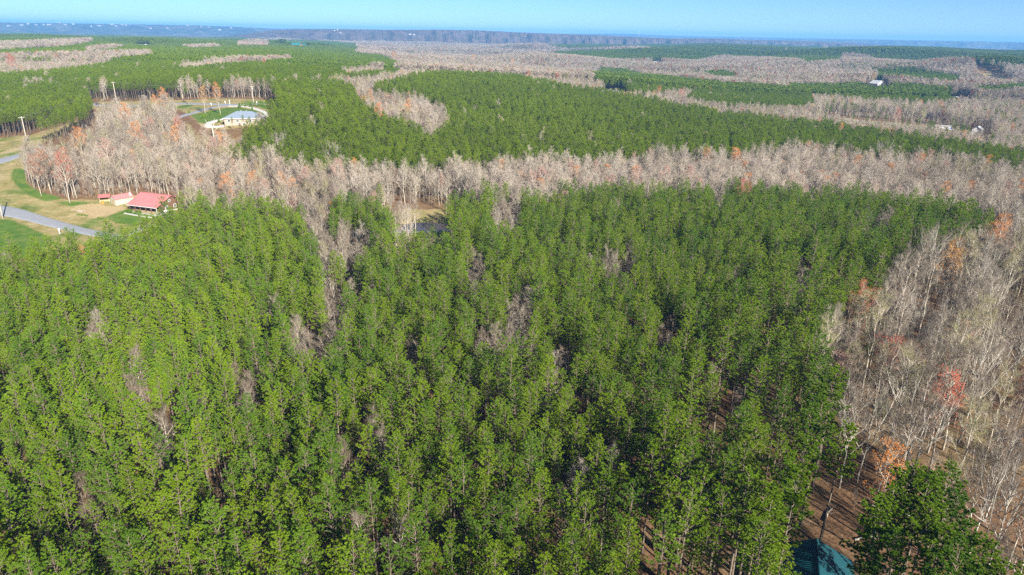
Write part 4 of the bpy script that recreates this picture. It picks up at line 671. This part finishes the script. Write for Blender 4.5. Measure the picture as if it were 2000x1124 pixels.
for x0 in (.1, 3.1):
    for y0 in (.1, 2.3): m = MB(); m.box((x0, y0, 1.1), (.14, .14, 2.2)); m.obj('post', WOOD, os_)
for i in range(9): m = MB(); m.box((1.6, 2.42, .16+i*.235), (3.2, .04, .22)); m.obj('board', WOOD, os_)
m = MB(); m.box((.02, 1.2, 1.0), (.04, 2.2, 1.8)); m.obj('side_wall', WOOD, os_)
m = MB(); ribbed(m, [(-.3,-.4,2.25),(3.5,-.4,2.25),(3.5,2.8,2.75),(-.3,2.8,2.75)], .08, .5); m.obj('roof_panel', RED, os_)
x0, y0 = MISC['orange']; m = MB(); m.tube([(0,0,0),(0,0,.9)], .38, 12); m.tube([(0,0,.9),(0,0,.96)], [.40,.40], 12); b0 = m.obj('barrel', ORANGE, label='orange barrel in front of the small open shelter', cat='barrel'); b0.location = (x0, y0, gz(x0, y0)-.02)
x0, y0 = MISC['dish']; dsh = link('satellite_dish', None, None, (x0, y0, gz(x0, y0)-.05), cang-.3, 'white dish on a dark post between the long shed and the cabin', 'satellite dish')
m = MB(); m.tube([(0,0,0),(0,0,2.7)], .09, 8); m.obj('post', POLEM, dsh)
m = MB(); k = 16; R_ = [(0,0),(.3,.03),(.55,.12),(.75,.24)]; V = []
for r, dd in R_:
    for j in range(k): a = 6.283*j/k; V.append((r*math.cos(a), -.35-dd*.9+.2, 2.85+r*math.sin(a)))
m.add(V, [(i*k+j, i*k+(j+1)%k, (i+1)*k+(j+1)%k, (i+1)*k+j) for i in range(3) for j in range(k)]); m.obj('dish', WHITE, dsh)
m = MB(); m.tube([(0,-.15,2.3),(0,-.8,2.75)], .025, 5); m.obj('arm', METAL, dsh)
x0, y0 = MISC['tank']; tk_ = link('gas_tank', None, None, (x0, y0, gz(x0, y0)), cang+1.2, 'white gas tank beside the gable end of the cabin', 'gas tank')
m = MB(); m.tube([(-1.05,0,.75),(-.95,0,.75),(-.8,0,.75),(.8,0,.75),(.95,0,.75),(1.05,0,.75)], [.12,.34,.45,.45,.34,.12], 12); m.obj('tank', WHITE, tk_, True)
for s in (-.6, .6): m = MB(); m.box((s, 0, .15), (.15, .7, .4)); m.obj('leg', CONC, tk_)
x0, y0 = MISC['barrier']; pl = link('wooden_platform', None, None, (x0, y0, gz(x0, y0)), -.2, 'flat grey board platform lying on the straw before the sheds', 'platform')
for i in range(8): m = MB(); m.box((-.98+i*.28, 0, .20), (.24, 1.3, .05)); m.obj('plank', POLEM, pl)
for s in (-.5, .5): m = MB(); m.box((0, s, .09), (2.2, .12, .17)); m.obj('beam', POLEM, pl)
for i, (x0, y0) in enumerate(YARD_SHRUBS): bush('shrub', x0, y0, .5, .7, ['small shrub in the yard below the long shed','second small shrub of the yard trio','third small shrub of the yard trio nearest the cabin','small shrub by the yard edge above the road','low shrub right by the yard edge pair','first tiny shrub of the row behind the platform','second tiny shrub of the row behind the platform','third tiny shrub of the row behind the platform','last tiny shrub of the row behind the platform'][i], 'shrub', seed=20+i, n=90)
# ---- grey house
gx0, gy0 = MISC['gh']; gh = link('house', None, None, (gx0, gy0, gz(gx0, gy0)-.3), math.radians(7), 'pale brick house with a grey hipped roof beside the far plantation', 'house')
GL, GD, GH = 17.5, 10.5, 3.9
m = MB(); m.box((GL/2, GD/2, GH/2), (GL, GD, GH)); m.obj('wall', BRICK, gh)
e0 = .7; c4 = [(-e0,-e0,GH),(GL+e0,-e0,GH),(GL+e0,GD+e0,GH),(-e0,GD+e0,GH)]; r1 = (GD/2-.2, GD/2, GH+3.0); r2 = (GL-GD/2+.2, GD/2, GH+3.0)
for P in ([c4[0],c4[1],r2,r1],[c4[2],c4[3],r1,r2],[c4[3],c4[0],r1],[c4[1],c4[2],r2]): m = MB(); m.slab(P, .15); m.obj('roof_panel', SHINGLE, gh)
m = MB(); m.box((GL/2,-e0-.06,GH-.05),(GL+1.5,.08,.2)); m.box((-e0-.06,GD/2,GH-.05),(.08,GD+1.3,.2)); m.obj('gutter', WHITE, gh)
for x0, z in ((2.2,2.7),(6.4,2.7),(12.6,2.7),(15.8,2.7),(9.4,1.1)): window(gh, (x0, -.02, z), 1.1, 1.2)
m = MB(); m.box((-.03, 4.6, 1.5), (.08, 3.6, 2.6)); m.obj('garage_door', DARK, gh)
m = MB(); m.box((-.9, 8.2, 2.3), (1.7, 2.2, .05)); m.obj('awning', BLUE, gh)
m = MB(); m.tube([(7,6.2,GH+2.4),(7,6.2,GH+3.4)], .10, 8); m.tube([(9.5,6.4,GH+2.2),(9.5,6.4,GH+3.3)], .08, 8); m.obj('vent_pipe', WHITE, gh)
# ---- teal roofed building under the corner pines
tang = math.radians(-20); tb = link('cabin', None, None, (33.6, 68.9, gz(34, 67)-.05), tang, 'building with a teal metal gable roof in the lower right corner', 'cabin')
TW, TL, TE, TR = 8.6, 14., 3.0, 5.0
m = MB(); m.box((TW/2, -TL/2, TE/2), (TW-.9, TL-.9, TE)); 
for y0 in (-.45, -TL+.45): m.add([(.45,y0-.05,TE),(TW-.45,y0-.05,TE),(TW/2,y0-.05,TR-.15),(.45,y0+.05,TE),(TW-.45,y0+.05,TE),(TW/2,y0+.05,TR-.15)], [(0,1,2),(5,4,3),(0,3,4,1),(1,4,5,2),(2,5,3,0)])
m.obj('wall', LOG, tb)
for P in ([(0,0,TE),(0,-TL,TE),(TW/2,-TL,TR),(TW/2,0,TR)], [(TW,-TL,TE),(TW,0,TE),(TW/2+.01,0,TR),(TW/2+.01,-TL,TR)]):
    m = MB(); ribbed(m, P, .10, .32, .05, .06); m.obj('roof_panel', TEAL, tb)
m = MB(); m.tube([(TW/2,0,TR+.03),(TW/2,-TL,TR+.03)], .10, 6); m.obj('ridge_cap', TEAL, tb)
m = MB(); m.box((TW/2-.0, .03, TE-.08), (TW+.1, .05, .14)); m.obj('fascia', WHITE, tb)
window(tb, (TW-.42, -3.5, 1.6), 1.1, 1.1, 'y'); window(tb, (TW/2-1.5, -.42, 1.6), 1.1, 1.1)
# ---- houses far off
def cottage(name, x, y, wd, dp, h, rg, rz, wallm, roofm, label, cat, group=None, z=None, win=2):
    e = link(name, None, None, (x, y, (gz(x, y) if z is None else z)-.2), rz, label, cat, group); m = MB(); m.box((0,0,h/2),(wd,dp,h))
    for s in (-1, 1): m.add([(s*(wd/2-.06)-.05,-dp/2,h),(s*(wd/2-.06)-.05,dp/2,h),(s*(wd/2-.06)-.05,0,h+rg-.1),(s*(wd/2-.06)+.05,-dp/2,h),(s*(wd/2-.06)+.05,dp/2,h),(s*(wd/2-.06)+.05,0,h+rg-.1)], [(0,1,2),(5,4,3),(1,4,5,2),(2,5,3,0)])
    m.obj('wall', wallm, e); m = MB(); o_ = .05*wd
    m.slab([(-wd/2-o_,-dp/2-o_,h-.1),(wd/2+o_,-dp/2-o_,h-.1),(wd/2+o_,0,h+rg),(-wd/2-o_,0,h+rg)], .15); m.slab([(wd/2+o_,dp/2+o_,h-.1),(-wd/2-o_,dp/2+o_,h-.1),(-wd/2-o_,.01,h+rg),(wd/2+o_,.01,h+rg)], .15); m.obj('roof', roofm, e)
    for i in range(win): window(e, (-wd/2+wd*(i+.5)/win if win > 1 else wd*.25, -dp/2-.02, h*.55), wd*.11, h*.3)
    m = MB(); m.box((0, -dp/2-.03, h*.33), (wd*.09, .06, h*.62)); m.obj('door', DARK, e); return e
f = FAR
cottage('house', *f['blue_roof'][:2], 13, 8, 2.6, 2.0, .12, BRICK, ROOFB, 'low house with a blue grey metal roof behind the dark little pine stand', 'house')
cottage('house', *f['white_gable'][:2], 14, 11, 6.5, 4.0, 1.9, PALE, WHITE, 'tall white gabled house rising from the pine belt by the valley', 'house')
cottage('mobile_home', *f['trailer'][:2], 13, 3.8, 2.6, .6, -.25, WHITE, GREYR, 'long white mobile home on the gravel yard', 'mobile home')
cottage('house', *f['house_road'][:2], 8, 6, 4.2, 2.2, .9, PALE, GREYR, 'pale house with a grey roof at the far end of the gravel road', 'house')
cottage('house', *f['small_white'][:2], 9, 7, 4, 2, .6, PALE, WHITE, 'small white house half hidden by woods above the gravel yard', 'house')
cottage('house', *f['lawn_house'][:2], 18, 11, 5, 4, .3, PALE, WHITE, 'white house on a small green lawn in the valley woods', 'house')
cottage('house', *f['bank_house'][:2], 18, 12, 6, 4, .2, PALE, WHITE, 'white house above a yellow bank on the pine plateau', 'house')
cottage('barn', *f['red_barn'][:2], 22, 14, 8, 5, .35, BARN, TEALR, 'red barn with a teal roof on the pale clearing', 'barn')
cottage('barn', *f['orange_barn'][:2], 17, 13, 7, 5, 1.2, BARNO, TEALR, 'orange barn with a teal roof on the pale clearing', 'barn')
cottage('mobile_home', *f['camper'][:2], 16, 4, 3.2, .6, .2, WHITE, WHITE, 'white trailer parked in front of the two barns', 'mobile home')
x0, y0 = f['truck'][:2]; tr = link('pickup_truck', None, None, (x0, y0, gz(x0, y0)), -.3, 'white pickup truck parked beside the white mobile home', 'pickup truck')
m = MB(); m.box((0,0,.75),(5.2,1.9,.55)); m.box((1.75,0,1.1),(1.5,1.8,.16)); m.obj('body', WHITE, tr); m = MB(); m.add([(-.7,-.85,1.03),(1.1,-.85,1.03),(1.1,.85,1.03),(-.7,.85,1.03),(-.5,-.72,1.75),(.6,-.72,1.75),(.6,.72,1.75),(-.5,.72,1.75)], [(4,5,6,7),(0,1,5,4),(1,2,6,5),(2,3,7,6),(3,0,4,7)]); m.obj('cab', BLUE, tr)
for sx in (-1.6, 1.6):
    for sy in (-.86, .86): m = MB(); m.tube([(sx, sy-.12, .40),(sx, sy+.12, .40)], .40, 12); m.obj('wheel', DARK, tr)
RIDGEW = mat('dull_pale_wall', (.34,.33,.32), .8, .2, .1, 1)
# houses on the far ridges, standing on the ridge faces
rid = [(HILLS[1], a, r) for a, r in ((-34.2,4),(-33.8,5),(-33.4,4),(-33.0,5),(-32.7,4),(-32.1,5),(-31.8,4),(-31.3,5),(-30.3,4),(-29.8,5),(-29.0,5),(-28.8,4),(-28.4,5),(-28.2,5),(-25.6,4),(-24.3,5),(-23.4,5),(-22.9,5),(-22.2,4),(-21.4,4),(-34.9,3),(-26.7,3))] + [(HILLS[2], a, r) for a, r in ((-14.0,4),(-13.8,4),(-13.6,3),(-8.3,3),(-8.0,3))]
for i, (H_, a, r) in enumerate(rid):
    azs = np.degrees(np.arctan2(H_[r][:,0], H_[r][:,1])); p = H_[r][int(np.argmin(np.abs(azs-a)))]; big_ = 1.6 if H_ is HILLS[1] else 1.0
    cottage('house', p[0], p[1], 12*big_*rnd.uniform(.6,1.6), 7*big_, 4*big_, 3*big_, rnd.uniform(-.5,.5), RIDGEW, GREYR, 'tiny pale house on the face of the blue ridge' if big_ > 1 else 'tiny pale house in a clearing on the purple ridge', 'house', 'tiny houses on the blue ridge' if big_ > 1 else 'tiny houses on the purple ridge', z=p[2]-1, win=1)
x0, y0 = 920., 5480.; ms = link('radio_mast', None, None, (x0, y0, 0), 0, 'thin lattice radio mast on the skyline', 'mast')
m = MB()
for k in range(3): m.tube([(1.6*math.cos(k*2.09), 1.6*math.sin(k*2.09), 0), (.8*math.cos(k*2.09), .8*math.sin(k*2.09), 95)], .22, 5)
for i in range(24):
    r = 1.6-.8*i/24; z = i*4.
    for k in range(3): m.tube([(r*math.cos(k*2.09), r*math.sin(k*2.09), z), (r*math.cos((k+1)*2.09), r*math.sin((k+1)*2.09), z+4)], .1, 3)
m.obj('lattice', METAL, ms); m = MB(); m.tube([(0,0,94),(0,0,103)], .2, 5); m.obj('antenna', METAL, ms)
# ================= poles, posts, saplings =================
PH = [12, 14.5, 11.5, 11]; PT = []
pl_ = ['weathered utility pole beside the grass field by the pine stand','tall utility pole on the grass beside the upper road','pale utility pole with a crossarm by the white driveway','leaning utility pole at the lower road on the left edge']
for i, (x0, y0) in enumerate(POLES):
    e = link('utility_pole', None, None, (x0, y0, gz(x0, y0)-.1), .5 if i < 2 else .1, pl_[i], 'utility pole'); H = PH[i]
    m = MB(); m.tube([(0,0,-.5),(0,0,H*.5),(0,0,H)], [.24,.20,.15], 8); m.obj('pole', POLEM, e, True)
    m = MB(); m.box((0,-.2,H-.5),(2.2,.12,.14)); m.obj('crossarm', POLEM, e)
    for s in (-1., -.35, 1.): m = MB(); m.tube([(s,-.2,H-.43),(s,-.2,H-.2)], [.07,.04], 6); m.obj('insulator', WHITE, e)
    if i == 2: m = MB(); m.tube([(.42,0,H-2.0),(.42,0,H-1.0)], .26, 10); m.obj('transformer', METAL, e)
    PT.append(np.array([x0, y0, gz(x0, y0)+H-.35]))
for a, b, t in ((0,1,'beside the grass field'),(1,2,'along the upper road'),(3,0,'over the field and lower road')):
    m = MB(); s = np.linspace(0, 1, 12)[:,None]
    for o in (-.8, .8): P = PT[a]*(1-s)+PT[b]*s; P[:,2] -= (4*s*(1-s)*1.6)[:,0]; P[:,0] += o*.6; P[:,1] += o*.6; m.tube(P, .02, 3)
    m.obj('power_line', METAL, label=f'thin sagging power lines between poles {t}', cat='power line')
for i, (x0, y0) in enumerate(MARKERS):
    e = link('marker_post', None, None, (x0, y0, gz(x0, y0)-.05), 0, ['white marker post below the lower road','white meter post where the driveway meets the upper road','small white post in the grass wedge between the roads','small white post on the far road verge','white post beside the pole with the crossarm'][i], 'post'); hh = 2.6 if i == 1 else 1.6
    m = MB(); m.box((0,0,hh/2),(.22,.18,hh)); m.obj('post', WHITE, e); m = MB(); m.box((0,-.02,hh-.1),(.40,.34,.5)); m.obj('box', WHITE, e)
nm = ['first','second','third','fourth','fifth','sixth','seventh','eighth','ninth','tenth','eleventh','twelfth']
for i, (x0, y0) in enumerate(SAPLINGS):
    lab = 'young conifer beside the white driveway of the grey roofed house' if i < 10 or i >= 15 else 'small evergreen shrub on the lawn of the grey roofed house'
    bush('young_conifer', x0, y0, rnd.uniform(.7,1.2), rnd.uniform(1.6,2.8), lab, 'conifer', 'young conifers by the white driveway' if i < 10 or i >= 15 else 'evergreen shrubs on the house lawn', conical=True, seed=60+i, n=150, leaf=NEEDLE[i % 2])
x0, y0 = MISC['snag']; m = MB(); m.tube([(0,0,-.3),(.2,0,2),(0,.2,4.2)], [.3,.25,.18], 7); m.tube([(0,.2,4.1),(-1.6,.3,6.2),(-3.4,.5,8.6)], [.17,.12,.03], 6); m.tube([(0,.2,4.1),(1.0,.2,6.5),(1.4,.3,9.0)], [.16,.11,.03], 6); m.tube([(.15,0,2.6),(2.0,-.3,4.2),(4.2,-.2,6.0)], [.15,.10,.03], 6); m.tube([(-1.6,.3,6.2),(-1.2,.3,7.8)], [.08,.02], 5)
s_ = m.obj('dead_tree', mat('bleached_wood', (.55,.52,.46), .9, .2, .15, 2), label='bleached dead forked tree below the white driveway loop', cat='dead tree', smooth=True); s_.location = (x0, y0, gz(x0, y0))
for i, (x0, y0) in enumerate(LOGS):
    g = np.random.default_rng(90+i); L_ = [5.5, 4.0, 6.5, 4.5][i]; m = MB(); m.tube([(0,0,.16),(L_*.5,.15,.20),(L_,-.1,.15)], [.17,.14,.07], 7)
    for k in range(3): f = g.uniform(.3,.9); m.tube([(L_*f,0,.2),(L_*f+.6,g.choice([-1,1])*g.uniform(.4,.9),.5)], [.05,.015], 4)
    o = m.obj('fallen_log', BARK_GREY, smooth=True, label=['pale fallen log on the bare ground beside the corner pines','short fallen log on the leaf litter above the teal roof','long fallen log among the trunks left of the orange tree','fallen log on the open wood floor by the red bush'][i], cat='log'); o.location = (x0, y0, gz(x0, y0)); o.rotation_euler = (0, 0, [.2,.9,-.4,2.2][i])
